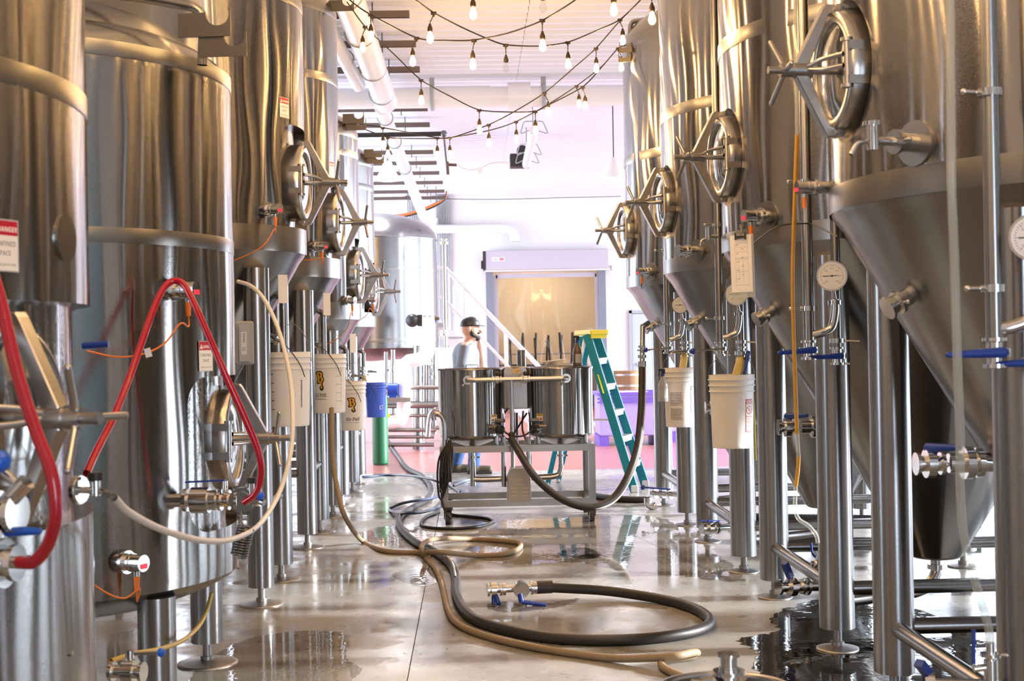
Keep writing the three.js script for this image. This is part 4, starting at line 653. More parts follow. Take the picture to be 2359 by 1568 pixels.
simple('power_lead', 'black rubber lead looped on the floor under the cart', fl([[1012, 1178], [980, 1192], [970, 1206], [985, 1214], [1040, 1217], [1100, 1213], [1135, 1202], [1125, 1194], [1080, 1189], [1040, 1184], [1028, 1168]], 0.012), 0.012, M.blackcable, 'cable');
simple('wash_hose', 'thin blue grey hose curving under the cart towards the red floor', fl([[1045, 1118], [1080, 1105], [1130, 1098], [1180, 1094], [1230, 1094]], 0.011), 0.011, std(lin(0.2, 0.24, 0.3), 0.4));
{ // hose from the cart to the fermenter
  const h = thing('transfer_hose', 'dark grey hose slung from the cart up to a fermenter cone', 'hose'), r = 0.03;
  const pts = [[1178, 1012, -11.05], [1195, 1040, -10.85], [1230, 1095, -10.65], [1280, 1140, -10.55], [1330, 1164, -10.5], [1375, 1166, -10.5], [1415, 1145, -10.55], [1447, 1095, -10.6], [1468, 1030, -10.7], [1477, 950, -10.8], [1479, 880, -10.9], [1479, 842, -10.95]].map(([x, y, z]) => onZ(x, y, z));
  mesh(h, 'hose', tube(pts, r, 120, 14), M.hose);
  mesh(h, 'white_stripe', tube(pts.slice(4).map((p) => p.clone().add(V(0.022, -0.012, 0.018))), 0.008, 90, 5), M.stripe);
  const a = onZ(1479, 846, -10.95), b = onZ(1480, 752, -11.0), U = V(0, 1, 0);
  mesh(h, 'coupling', [rod(a, b, 0.022, 14), rod(a, a.clone().add(V(0, 0.05, 0)), 0.034, 16), disc(a.clone().add(V(0, 0.09, 0)), U, 0.036, 0.025), ...wing(a.clone().add(V(0, 0.14, 0)), U, 0.03), disc(a.clone().add(V(0, 0.17, 0)), U, 0.03, 0.02), rod(b, b.clone().add(V(0.06, 0.03, -0.1)), 0.022)], M.bright);
}
{ // hose and elbow standing by the ladder
  const h = thing('suction_hose', 'black floor hose ending in a steel elbow and valve beside the ladder', 'hose');
  mesh(h, 'hose', tube(fl([[1372, 1142], [1420, 1148], [1465, 1150], [1488, 1150]], 0.03), 0.03, 40, 12), M.hose);
  const a = onZ(1490, 1142, -12.0), b = onZ(1500, 1135, -11.9), c = onZ(1565, 1138, -11.7), d = c.clone().sub(b).normalize();
  mesh(h, 'elbow', [rod(b, c, 0.024, 14), ...wing(onZ(1510, 1135, -11.88), d, 0.034), disc(onZ(1527, 1136, -11.8), d, 0.045, 0.03), ...wing(onZ(1545, 1138, -11.75), d, 0.032), tube([[1492, 1145], [1494, 1160], [1505, 1166], [1512, 1162]].map(([x, y]) => onZ(x, y, -11.85)), 0.035, 20, 12)], M.bright);
  mesh(h, 'lever', [rod(onZ(1482, 1122, -11.8), onZ(1545, 1127, -11.75), 0.008), ball(0.022, ...onZ(1481, 1122, -11.8).toArray())], M.blue);
}
tag(mesh(scene, 'sample_hose', tube([onZ(262, 1145, -3.4), ...[[300, 1182, -3.55], [380, 1222, -3.95], [470, 1245, -4.5], [540, 1240, -5.0], [600, 1205, -5.5], [645, 1130, -5.95], [670, 1040, -6.2], [674, 960, -6.35], [668, 870, -6.5], [645, 770, -6.65], [612, 695, -6.75], [580, 660, -6.82], [548, 648, -6.9]].map(([x, y, z]) => onZ(x, y, z))], 0.0105, 160, 12), M.whitehose), 'milky white hose swinging from a black knob valve in a wide arc', 'hose');
tag(mesh(scene, 'red_hose', tube([[-40, 560, -2.95], [0, 690, -2.95], [40, 860, -2.92], [80, 985, -2.9], [118, 1090, -2.88], [128, 1180, -2.88], [112, 1250, -2.9], [80, 1292, -2.92], [45, 1295, -2.95]].map(([x, y, z]) => onZ(x, y, z)), 0.0145, 120, 12), M.redhose), 'thick red hose curving down to a tank drain port', 'hose');
tag(mesh(scene, 'red_hose', tube([[200, 1090, -4.5], [222, 1040, -4.62], [262, 960, -4.8], [305, 850, -4.98], [345, 735, -5.12], [372, 672, -5.19], [395, 648, -5.22], [420, 652, -5.22], [440, 685, -5.2], [470, 750, -5.18], [520, 865, -5.18], [565, 965, -5.2], [598, 1050, -5.22], [600, 1105, -5.24], [585, 1140, -5.26], [562, 1157, -5.28]].map(([x, y, z]) => onZ(x, y, z)), 0.0135, 180, 12), M.redhose), 'thin red hose draped over a probe in an upside down V', 'hose');
{ const h = thing('clear_hose', 'long clear plastic hose hanging down to a small floor valve', 'hose');
  mesh(h, 'hose', tube([[2188, -40, -3.55], [2190, 200, -3.55], [2192, 420, -3.55], [2200, 640, -3.6], [2206, 850, -3.65], [2212, 1000, -3.7], [2212, 1120, -3.75], [2222, 1240, -3.8], [2250, 1350, -3.85], [2276, 1440, -3.9], [2281, 1485, -3.9]].map(([x, y, z]) => onZ(x, y, z)), 0.0125, 160, 12), M.clear);
  const a = onZ(2281, 1480, -3.9), U = V(0, 1, 0), b = a.clone().add(V(0, -0.12, 0));
  mesh(h, 'foot_valve', [rod(a, b, 0.013), ...wing(a.clone().add(V(0, -0.035, 0)), U, 0.022), rod(a.clone().add(V(0, -0.05, 0)), b, 0.02), disc(b, U, 0.03, 0.02), rod(a.clone().add(V(0, -0.07, 0)), a.clone().add(V(-0.05, -0.075, 0)), 0.011)], M.bright);
  mesh(h, 'lever', rod(a.clone().add(V(-0.05, -0.06, 0)), onZ(2243, 1450, -3.9), 0.006), M.blue); }
{ const h = thing('beer_line', 'thin sight hose half filled with amber beer beside a steel pipe', 'hose');
  const z = (y) => -5.7 - 0.0002 * y, P = (l) => l.map(([x, y]) => onZ(x, y, z(y)));
  mesh(h, 'amber_line', [tube(P([[1836, 310], [1832, 420], [1828, 540], [1826, 640], [1828, 760], [1832, 880], [1836, 1000]]), 0.009, 60, 10), tube(P([[1840, 1050], [1838, 1085], [1833, 1120]]), 0.009, 20, 10)], M.amber);
  mesh(h, 'empty_line', [tube(P([[1832, -40], [1833, 120], [1835, 230], [1836, 312]]), 0.009, 40, 10), tube(P([[1836, 1000], [1840, 1052]]), 0.0092, 10, 10), tube(P([[1833, 1118], [1832, 1170], [1840, 1195], [1862, 1210], [1880, 1232], [1884, 1250]]), 0.009, 40, 10)], M.clear); }
simple('yellow_hose', 'thin yellow hose slanting down beside the plain white pail', [[1712, 745], [1716, 800], [1724, 850], [1732, 900], [1738, 1000], [1740, 1060]].map(([x, y]) => onZ(x, y, -8.55)), 0.011, M.yellowhose);
simple('yellow_hose', 'thin yellow hose drooping under the beer tank with the draped red hose', [[487, 1368, -5.95], [475, 1410, -5.8], [455, 1445, -5.6], [420, 1475, -5.35], [370, 1494, -5.1], [310, 1505, -4.9], [255, 1522, -4.75]].map(([x, y, z]) => onZ(x, y, z)), 0.009, M.yellowhose);
for (const [y, r, lbl] of [[1190, 0.03, 'ribbed dark hose lying on the floor nearer the ladder side'], [1242, 0.028, 'ribbed dark hose lying on the floor between the big fermenter legs']]) { const a = onY(1715, y, r), b = onY(1900, y + 3, r), c = onY(2260, y + 8, r); const pts = []; for (let i = 0; i <= 10; i++) pts.push(a.clone().lerp(b, i / 10)); pts.push(c); const cv = new THREE.CatmullRomCurve3(pts); const g = [new THREE.TubeGeometry(cv, 40, r, 12)]; for (let i = 0; i < 60; i++) { const p = cv.getPointAt(i / 60); g.push(disc(p, cv.getTangentAt(i / 60), r * 1.06, 0.012, 12)); } tag(mesh(scene, 'ribbed_hose', g, M.rubber), lbl, 'hose'); }
{ // loose valves by the fermenter feet
  const mk = (label, px, py, z, px2, py2, lever) => { const t = thing('floor_valve', label, 'valve'), a = onZ(px, py, z), b = onZ(px2, py2, z - 0.1), d = b.clone().sub(a).normalize(), L = a.distanceTo(b), at = (s) => a.clone().addScaledVector(d, s * L); mesh(t, 'valve_body', [rod(a, b, 0.026, 16), disc(a, d, 0.04, 0.014), disc(at(0.22), d, 0.048, 0.035), disc(at(0.4), d, 0.04, 0.014), ...wing(at(0.48), d, 0.034), disc(at(0.9), d, 0.038, 0.014)], M.bright); mesh(t, 'lever', lever(at), M.blue); return t; };
  mk('steel butterfly valve with blue paddle lying at a fermenter foot', 1795, 1352, -6.95, 1925, 1348, (at) => [bar(at(0.2).add(V(0, 0.05, 0)), at(0.12).add(V(-0.01, 0.13, 0.02)), 0.03, 0.03), rod(at(0.22), at(0.2).add(V(0, 0.06, 0)), 0.015)]);
  mk('steel valve with flat blue lever below the plain white pail', 1618, 1216, -9.5, 1690, 1214, (at) => [bar(at(0).add(V(-0.02, 0.055, 0)), at(0.55).add(V(0, 0.05, 0)), 0.02, 0.006), rod(at(0.2), at(0.2).add(V(0, 0.055, 0)), 0.011)]);
  const q = thing('lever_valve', 'small steel valve with upright thin blue lever between fermenter legs', 'valve'), p = onZ(1882, 1298, -6.6);
  mesh(q, 'valve_body', [rod(p.clone().add(V(-0.03, 0, 0)), p.clone().add(V(0.06, 0, 0)), 0.014), ball(0.022, p.x, p.y, p.z), rod(p, p.clone().add(V(0.01, 0.06, 0)), 0.012)], M.bright); mesh(q, 'lever', tube([p.clone().add(V(0, 0.03, 0)), onZ(1872, 1275, -6.6), onZ(1868, 1250, -6.6)], 0.006, 14, 8), M.blue);
  const u = thing('drain_valve', 'steel drain valve with blue ball lever under a beer tank', 'valve'), o = onZ(300, 1545, -4.6);
  mesh(u, 'valve_body', [rod(o.clone().add(V(-0.06, 0, 0)), o.clone().add(V(0.05, 0, 0.02)), 0.022, 16), disc(o, V(1, 0, 0.2).normalize(), 0.042, 0.04), disc(o.clone().add(V(0.045, 0, 0.02)), V(1, 0, 0.2).normalize(), 0.034, 0.012), disc(o.clone().add(V(-0.06, 0, 0)), V(1, 0, 0.2).normalize(), 0.034, 0.012), rod(o, o.clone().add(V(0, 0.07, 0)), 0.016), rod(o, o.clone().setY(0.0), 0.014)], M.bright);
  mesh(u, 'lever', [rod(o.clone().add(V(0, 0.058, 0)), o.clone().add(V(0.1, 0.06, 0)), 0.006)], M.steel); mesh(u, 'lever_ball', ball(0.015, ...o.clone().add(V(0.105, 0.06, 0)).toArray()), M.bluebright);
  const w = thing('paddle_valve', 'small floor valve with upright blue paddle beside a leg brace', 'valve'), s = onZ(2140, 1575, -4.2);
  mesh(w, 'valve_body', [rod(s.clone().add(V(-0.02, 0, 0)), s.clone().add(V(0.2, 0, 0.05)), 0.022, 14), disc(s, V(1, 0, 0.2).normalize(), 0.042, 0.03)], M.bright); mesh(w, 'handle', bar(s.clone().add(V(0, 0.03, 0)), s.clone().add(V(-0.04, 0.075, 0.03)), 0.03, 0.026), M.blue);
}

// ---------------------------------------------------------------- two-tank wash cart
{
  const zf = -11.2, W = (px, py, z = zf) => onZ(px, py, z), t = thing('wash_cart', 'wheeled steel cart with two round open tanks and a pipe manifold', 'cart', 0.4, 0, -11.55);
  const P = (name, geo, mat) => part(t, name, geo, mat);
  const topY = W(1190, 846).y, botY = W(1190, 1010).y, r = 0.28, zc = -11.48;
  const cx = [W(1086, 900).x, W(1294, 900).x];
  cx.forEach((x, i) => {
    const s = 0.5;
    const tk = P('wash_tank', metric(lathe([[r - 0.012, botY + 0.03], [r - 0.006, topY - 0.01], [r + 0.006, topY - 0.004], [r + 0.008, topY - 0.02], [r + 0.002, topY - 0.026], [r, botY + 0.03], [r - 0.012, botY + 0.005], [r - 0.05, botY - 0.015], [0.05, botY - 0.075], [0.02, botY - 0.085]], 64), r).translate(x, 0, zc), M.shell);
    sub(tk, t, 'drain_stub', [cyl(0.022, 0.022, 0.2, x + 0.0, botY - 0.16, zc, 14), disc(V(x, botY - 0.12, zc), V(0, 1, 0), 0.034, 0.02), ...wing(V(x, botY - 0.17, zc), V(0, 1, 0), 0.028)], M.steel);
    for (const [a, b] of [[0.2, 0.16], [-0.2, 0.16], [0.2, -0.16], [-0.2, -0.16]]) sub(tk, t, 'tank_foot', cyl(0.022, 0.022, 0.13, x + a, botY - 0.045, zc + b, 12), M.steel);
    sub(tk, t, 'element_plug', [rod(V(x + (i ? -0.16 : 0.16), botY + 0.08, zc + 0.22), V(x + (i ? -0.22 : 0.22), botY + 0.08, zc + 0.3), 0.04, 16)], M.steel);
    sub(tk, t, 'element_cap', [rod(V(x + (i ? -0.2 : 0.2), botY + 0.08, zc + 0.28), V(x + (i ? -0.245 : 0.245), botY + 0.08, zc + 0.33), 0.037, 16)], M.black);
    sub(tk, t, 'sensor_nut', [rod(V(x + (i ? -0.2 : 0.2), botY + 0.15, zc + 0.2), V(x + (i ? -0.27 : 0.27), botY + 0.15, zc + 0.24), 0.017, 8)], M.dull);
    const hz = canvas(96, 84, (g) => { g.fillStyle = '#e9e4dc'; g.fillRect(0, 0, 96, 84); g.fillStyle = '#d9b020'; g.fillRect(6, 4, 84, 22); g.fillStyle = '#222'; g.font = 'bold 17px sans-serif'; g.fillText('WARNING', 10, 21, 76); g.fillRect(10, 58, 36, 12); g.fillStyle = '#c0392b'; g.beginPath(); g.moveTo(50, 74); g.lineTo(70, 36); g.lineTo(90, 74); g.fill(); });
    sub(tk, t, 'warning_label', curved(r + 0.002, PI / 2 + (i ? 0.72 : -0.72), 0.24, botY + 0.14, botY + 0.2).translate(x, 0, zc), sheet(hz));
  });
  const [ax, bx] = cx, my = W(1190, 873).y, mz = zc + 0.335;
  const man = P('manifold_pipe', [tube([V(ax - 0.03, my, zc + 0.27), V(ax - 0.03, my, mz - 0.01), V(ax + 0.03, my, mz), V(ax + 0.1, my, mz)], 0.02, 20, 12, 0.2), rod(V(ax + 0.09, my, mz), V(bx - 0.05, my, mz), 0.02, 16), tube([V(bx - 0.06, my, mz), V(bx + 0.01, my, mz), V(bx + 0.04, my, mz - 0.02), V(bx + 0.04, my, zc + 0.27)], 0.02, 20, 12, 0.2), rod(V(W(1178, 900).x, my, mz), V(W(1178, 900).x, W(1178, 1075).y, mz), 0.018, 14)], M.steel);
  for (const px of [1145, 1210]) { const x = W(px, 873).x; sub(man, t, 'manifold_valve', [disc(V(x, my, mz), V(1, 0, 0), 0.036, 0.03), disc(V(x - 0.03, my, mz), V(1, 0, 0), 0.03, 0.01), disc(V(x + 0.03, my, mz), V(1, 0, 0), 0.03, 0.01), rod(V(x, my, mz), V(x, my + 0.04, mz), 0.012), rod(V(x - 0.02, my - 0.03, mz), V(x - 0.03, my - 0.065, mz + 0.01), 0.006)], M.bright); sub(man, t, 'valve_knob', ball(0.02, x, my + 0.048, mz), M.black); }
  for (const x of [ax - 0.03, bx + 0.04]) sub(man, t, 'tank_port', [disc(V(x, my, zc + 0.285), V(0, 0, 1), 0.038, 0.016), ball(0.013, x - 0.04, my - 0.045, zc + 0.3), rod(V(x, my, zc + 0.29), V(x - 0.04, my - 0.045, zc + 0.3), 0.006)], M.steel);
  const bxn = W(1188, 900).x;
  const pl = P('control_panel', [box(0.24, 0.36, 0.16, bxn, W(1188, 895).y, zc - 0.05, 0.008)], M.cone);
  const pt = canvas(128, 96, (g) => { g.fillStyle = '#cfc4ae'; g.fillRect(0, 0, 128, 96); g.fillStyle = '#5a4a35'; g.fillRect(14, 12, 90, 8); g.fillRect(14, 28, 60, 6); g.fillStyle = '#d9a21c'; g.beginPath(); g.ellipse(88, 64, 24, 14, 0, 0, 7); g.fill(); });
  sub(pl, t, 'name_plate', new THREE.PlaneGeometry(0.085, 0.065).translate(W(1190, 853).x, W(1190, 853).y, zc + 0.034), sheet(pt));
  P('strut_post', [rod(V(bxn, botY + 0.2, zc - 0.05), V(bxn, 0.6, zc - 0.05), 0.03), ], M.steel);
  const fz = [-11.2, -11.78], fx0 = W(1022, 1100).x, fx1 = W(1364, 1100).x, fy1 = 0.615, fy0 = 0.165, b = 0.055;
  for (const z of fz) { P('frame_rail', box(fx1 - fx0 - b, b, b, (fx0 + fx1) / 2, fy1, z), M.band); P('frame_rail', box(fx1 - fx0 - b, b, b, (fx0 + fx1) / 2, fy0, z), M.band); for (const x of [fx0, fx1]) P('frame_post', box(b, fy1 - fy0 + b, b, x, (fy0 + fy1) / 2, z), M.band); }
  for (const x of [fx0, fx1]) for (const y of [fy0, fy1]) P('frame_cross_rail', box(b, b, fz[0] - fz[1] - b, x, y, (fz[0] + fz[1]) / 2), M.band);
  for (const x of [fx0 + 0.03, fx1 - 0.01]) for (const z of fz) { const c = P('caster', [rod(V(x - 0.02, 0.055, z + 0.02), V(x + 0.02, 0.055, z + 0.02), 0.055, 20)], M.rubber); sub(c, t, 'caster_fork', [box(0.06, 0.02, 0.08, x, 0.13, z + 0.01), box(0.008, 0.09, 0.04, x - 0.028, 0.09, z + 0.015), box(0.008, 0.09, 0.04, x + 0.028, 0.09, z + 0.015)], M.black); sub(c, t, 'caster_hub', rod(V(x - 0.023, 0.055, z + 0.02), V(x + 0.023, 0.055, z + 0.02), 0.022, 14), M.alu); }
  const mx = W(1196, 1110).x, ms = new THREE.Shape([[-0.092, 0], [0.092, 0], [0.088, 0.2], [0.06, 0.27], [-0.06, 0.27], [-0.088, 0.2]].map(([x, y]) => new THREE.Vector2(x, y)));
  const mot = P('pump_motor', new THREE.ExtrudeGeometry(ms, { depth: 0.26, bevelSize: 0.008, bevelThickness: 0.008, bevelSegments: 2 }).translate(mx, fy0 + 0.005, -11.44), M.motor);
  for (const [dx, y] of [[0, 0.19], [0, 0.155], [-0.045, 0.12], [0.045, 0.12], [-0.045, 0.09], [0.045, 0.09], [-0.045, 0.06], [0.045, 0.06]]) sub(mot, t, 'vent_slot', box(0.05, 0.009, 0.006, mx + dx, fy0 + y, -11.17), M.beige);
  P('drain_pipe', [tube([V(bx, botY - 0.25, zc), V(bx, 0.42, zc), V(bx - 0.02, 0.36, zc), V(bx - 0.1, 0.345, zc), V(ax + 0.1, 0.335, zc), V(ax, 0.34, zc)], 0.026, 50, 12, 0.15), rod(V(ax, botY - 0.2, zc), V(ax, 0.28, zc), 0.026, 14), rod(V(ax + 0.26, 0.7, zc + 0.1), V(ax + 0.26, 0.28, zc + 0.1), 0.022, 14), rod(V(bx - 0.28, 0.7, zc + 0.1), V(bx - 0.28, 0.3, zc + 0.1), 0.022, 14)], M.steel);
  P('push_handle', tube([W(1000, 968), W(998, 955), W(1008, 952), W(1020, 962), W(1024, 985), W(1024, 1060), W(1024, 1160)], 0.021, 40, 12, 0.3), M.steel);
  P('wiring', [tube([V(ax + 0.245, botY + 0.08, zc + 0.33), V((ax + bx) / 2 - 0.05, botY + 0.03, zc + 0.36), V((ax + bx) / 2 + 0.05, botY + 0.03, zc + 0.36), V(bx - 0.245, botY + 0.08, zc + 0.33)], 0.008, 24, 8), tube([V(bxn + 0.07, W(1215, 950).y, zc), V(bxn + 0.06, 0.75, zc + 0.05), V(bxn + 0.12, 0.55, zc + 0.1), V(bxn + 0.1, 0.3, zc + 0.1)], 0.008, 24, 8), tube([V(bxn - 0.06, botY + 0.24, zc), V(bxn - 0.14, botY + 0.12, zc + 0.05), V(bxn - 0.06, botY - 0.02, zc + 0.02), V(bxn + 0.1, botY + 0.2, zc + 0.05)], 0.008, 24, 8)], M.blackcable);
  P('outlet_knob', [ball(0.028, W(1178, 1000).x, W(1178, 1000).y, mz + 0.02)], M.black);
  // cables hung over the handle
  const lp = []; for (let i = 0; i < 6; i++) { const a = 1012 + i * 5, b2 = 1042 - i * 2; lp.push(tube([W(1036, 1014, zf + 0.02), W(a, 1055 + i * 3, zf + 0.05 + i * 0.012), W(a - 4 + i, 1110, zf + 0.06 + i * 0.012), W(1016 + i * 2, 1150 - i * 14, zf + 0.06), W(b2 - 4, 1090 - i * 5, zf + 0.06 - i * 0.01), W(b2, 1040, zf + 0.05), W(1037, 1014, zf)], 0.009, 50, 7)); }
  const cab = thing('power_cable', 'thick black power cables looped over the cart handle', 'cable');
  mesh(cab, 'cable_coil', [...lp, tube([W(1018, 1100, zf + 0.06), W(1018, 1150, zf + 0.06), W(1026, 1178, zf + 0.09), W(1040, 1195, zf + 0.1)], 0.009, 20, 7)], M.blackcable);
  // things on the cart
  sprayBottle('brown tinted spray bottle with dark trigger standing on the cart', V(W(1333, 845).x, topY, zc + 0.18), 0.92, 0.4, std(lin(0.12, 0.08, 0.06), 0.25));
  const cup = thing('steel_cylinder', 'upright steel measuring cylinder behind the cart panel', 'cylinder', W(1206, 845).x, topY - 0.28, zc - 0.18); mesh(cup, 'tube', metric(lathe([[0.035, 0], [0.038, 0.0], [0.038, 0.42], [0.034, 0.42], [0.034, 0.01]], 28), 0.04), M.leg);
  mesh(cup, 'rim', new THREE.TorusGeometry(0.038, 0.004, 6, 28).rotateX(PI / 2).translate(0, 0.42, 0), M.steel);
  const wr = thing('wire_rack', 'small bent wire handle standing on the cart tank rim', 'wire rack', W(1088, 845).x, topY - 0.01, zc + 0.1); mesh(wr, 'wire', tube([V(-0.055, 0, 0), V(-0.05, 0.035, 0), V(0.045, 0.035, 0), V(0.05, 0, 0)], 0.003, 24, 6, 0.1), M.wire);
  const pp = thing('paper_stack', 'loose white papers and cups on the cart tank', 'papers', W(1290, 845).x, topY + 0.003, zc + 0.05);
  mesh(pp, 'tray', box(0.3, 0.012, 0.2, 0, 0, 0), M.dull);
  for (let i = 0; i < 4; i++) mesh(pp, 'sheet', box(0.2, 0.008, 0.14).rotateY(0.3 * i - 0.3).rotateZ(0.03 * i).translate(-0.01 * i, 0.012 + i * 0.011, 0), M.paper);
}
// ---------------------------------------------------------------- stepladder
{
  const t = thing('step_ladder', 'blue fibreglass stepladder with yellow top cap and aluminium steps', 'ladder', 1.3, 0, -13.7);
  const f1 = onY(1462, 1131, 0.01), f2 = onY(1487, 1119, 0.01), top1 = onZ(1352, 770, -13.55), top2 = onZ(1372, 768, -13.85), r1 = V(0.76, 0, -13.95), r2 = V(0.9, 0, -14.35);
  const ch = (a, b, w, d) => { const u = b.clone().sub(a).cross(f2.clone().sub(f1)).normalize(); return [bar(a, b, w, 0.008, u), bar(a.clone().addScaledVector(u, d / 2), b.clone().addScaledVector(u, d / 2), 0.008, d, u)]; };
  const rail = (a, b) => part(t, 'rail', bar(a, b, 0.03, 0.085, b.clone().sub(a).cross(V(0.4, 0, -1)).normalize()), M.teal);
  rail(f1, top1); rail(f2, top2);
  part(t, 'rear_rail', bar(r1, top1.clone().add(V(-0.06, -0.02, 0)), 0.025, 0.05, V(1, 0.3, 0)), M.teal); part(t, 'rear_rail', bar(r2, top2.clone().add(V(-0.06, -0.02, 0)), 0.025, 0.05, V(1, 0.3, 0)), M.teal);
  for (let i = 1; i <= 5; i++) { const a = f1.clone().lerp(top1, i / 6), b = f2.clone().lerp(top2, i / 6); part(t, 'step', [bar(a, b, 0.085, 0.028), bar(a.clone().add(V(0.035, -0.02, 0)), b.clone().add(V(0.035, -0.02, 0)), 0.012, 0.05)], M.alu); }
  for (let i = 1; i <= 3; i++) { const a = r1.clone().lerp(top1, i / 4.4), b = r2.clone().lerp(top2, i / 4.4); part(t, 'rear_brace', rod(a, b, 0.012), M.alu); }
  const c = top1.clone().add(top2).multiplyScalar(0.5);
  part(t, 'top_cap', [box(0.2, 0.05, 0.4, 0, 0, 0, 0.012).rotateY(0.35).translate(c.x, c.y + 0.015, c.z), box(0.17, 0.05, 0.36).rotateY(0.35).translate(c.x, c.y - 0.02, c.z)], M.yellow);
  const m1 = f1.clone().lerp(top1, 0.62), m2 = f2.clone().lerp(top2, 0.62);
  part(t, 'warning_strip', bar(m1.clone().add(V(-0.01, 0.0, 0.02)), f1.clone().lerp(top1, 0.74).add(V(-0.01, 0, 0.02)), 0.004, 0.06, V(0.4, 0, -1)), M.yellow);
  for (const f of [f1, f2]) part(t, 'ladder_foot', box(0.07, 0.07, 0.06, f.x, 0.035, f.z, 0.01), M.alu);
  for (const f of [r1, r2]) part(t, 'ladder_foot', box(0.05, 0.05, 0.05, f.x, 0.025, f.z, 0.01), M.alu);
  part(t, 'spreader', [bar(f1.clone().lerp(top1, 0.45), r1.clone().lerp(top1, 0.45), 0.006, 0.02)], M.alu);
}
// ---------------------------------------------------------------- the man in the cap
function blob(bones, lo, hi, res, k = 0.04, clip) {          // one continuous surface round tapered bones
  const mc = new MarchingCubes(res, M.skin, false, false, 60000); mc.isolation = 0;
  const P = V(), d = V();
  for (let z = 0; z < res; z++) for (let y = 0; y < res; y++) for (let x = 0; x < res; x++) {
    P.set(lo.x + (hi.x - lo.x) * (x / res), lo.y + (hi.y - lo.y) * (y / res), lo.z + (hi.z - lo.z) * (z / res));
    let s = 1e3;
    for (const [a, b, ra, rb, fz] of bones) { d.subVectors(b, a); const q = P.clone().sub(a); const h = Math.max(0, Math.min(1, q.dot(d) / Math.max(d.lengthSq(), 1e-9))); q.addScaledVector(d, -h); if (fz) q.z /= fz; const v = q.length() - (ra + (rb - ra) * h), m = Math.max(k - Math.abs(s - v), 0) / k; s = Math.min(s, v) - m * m * k * 0.25; }
    if (clip) s = Math.max(s, clip(P));
    mc.field[x + y * res + z * res * res] = -s;
  }
  mc.update();
  const n = mc.count, pos = new Float32Array(mc.positionArray.slice(0, n * 3));
  for (let i = 0; i < n; i++) { pos[i * 3] = lo.x + (hi.x - lo.x) * (pos[i * 3] + 1) / 2; pos[i * 3 + 1] = lo.y + (hi.y - lo.y) * (pos[i * 3 + 1] + 1) / 2; pos[i * 3 + 2] = lo.z + (hi.z - lo.z) * (pos[i * 3 + 2] + 1) / 2; }
  let g = new THREE.BufferGeometry(); g.setAttribute('position', new THREE.BufferAttribute(pos, 3)); g = mergeVertices(g, 1e-4); g.computeVertexNormals(); return g;
}
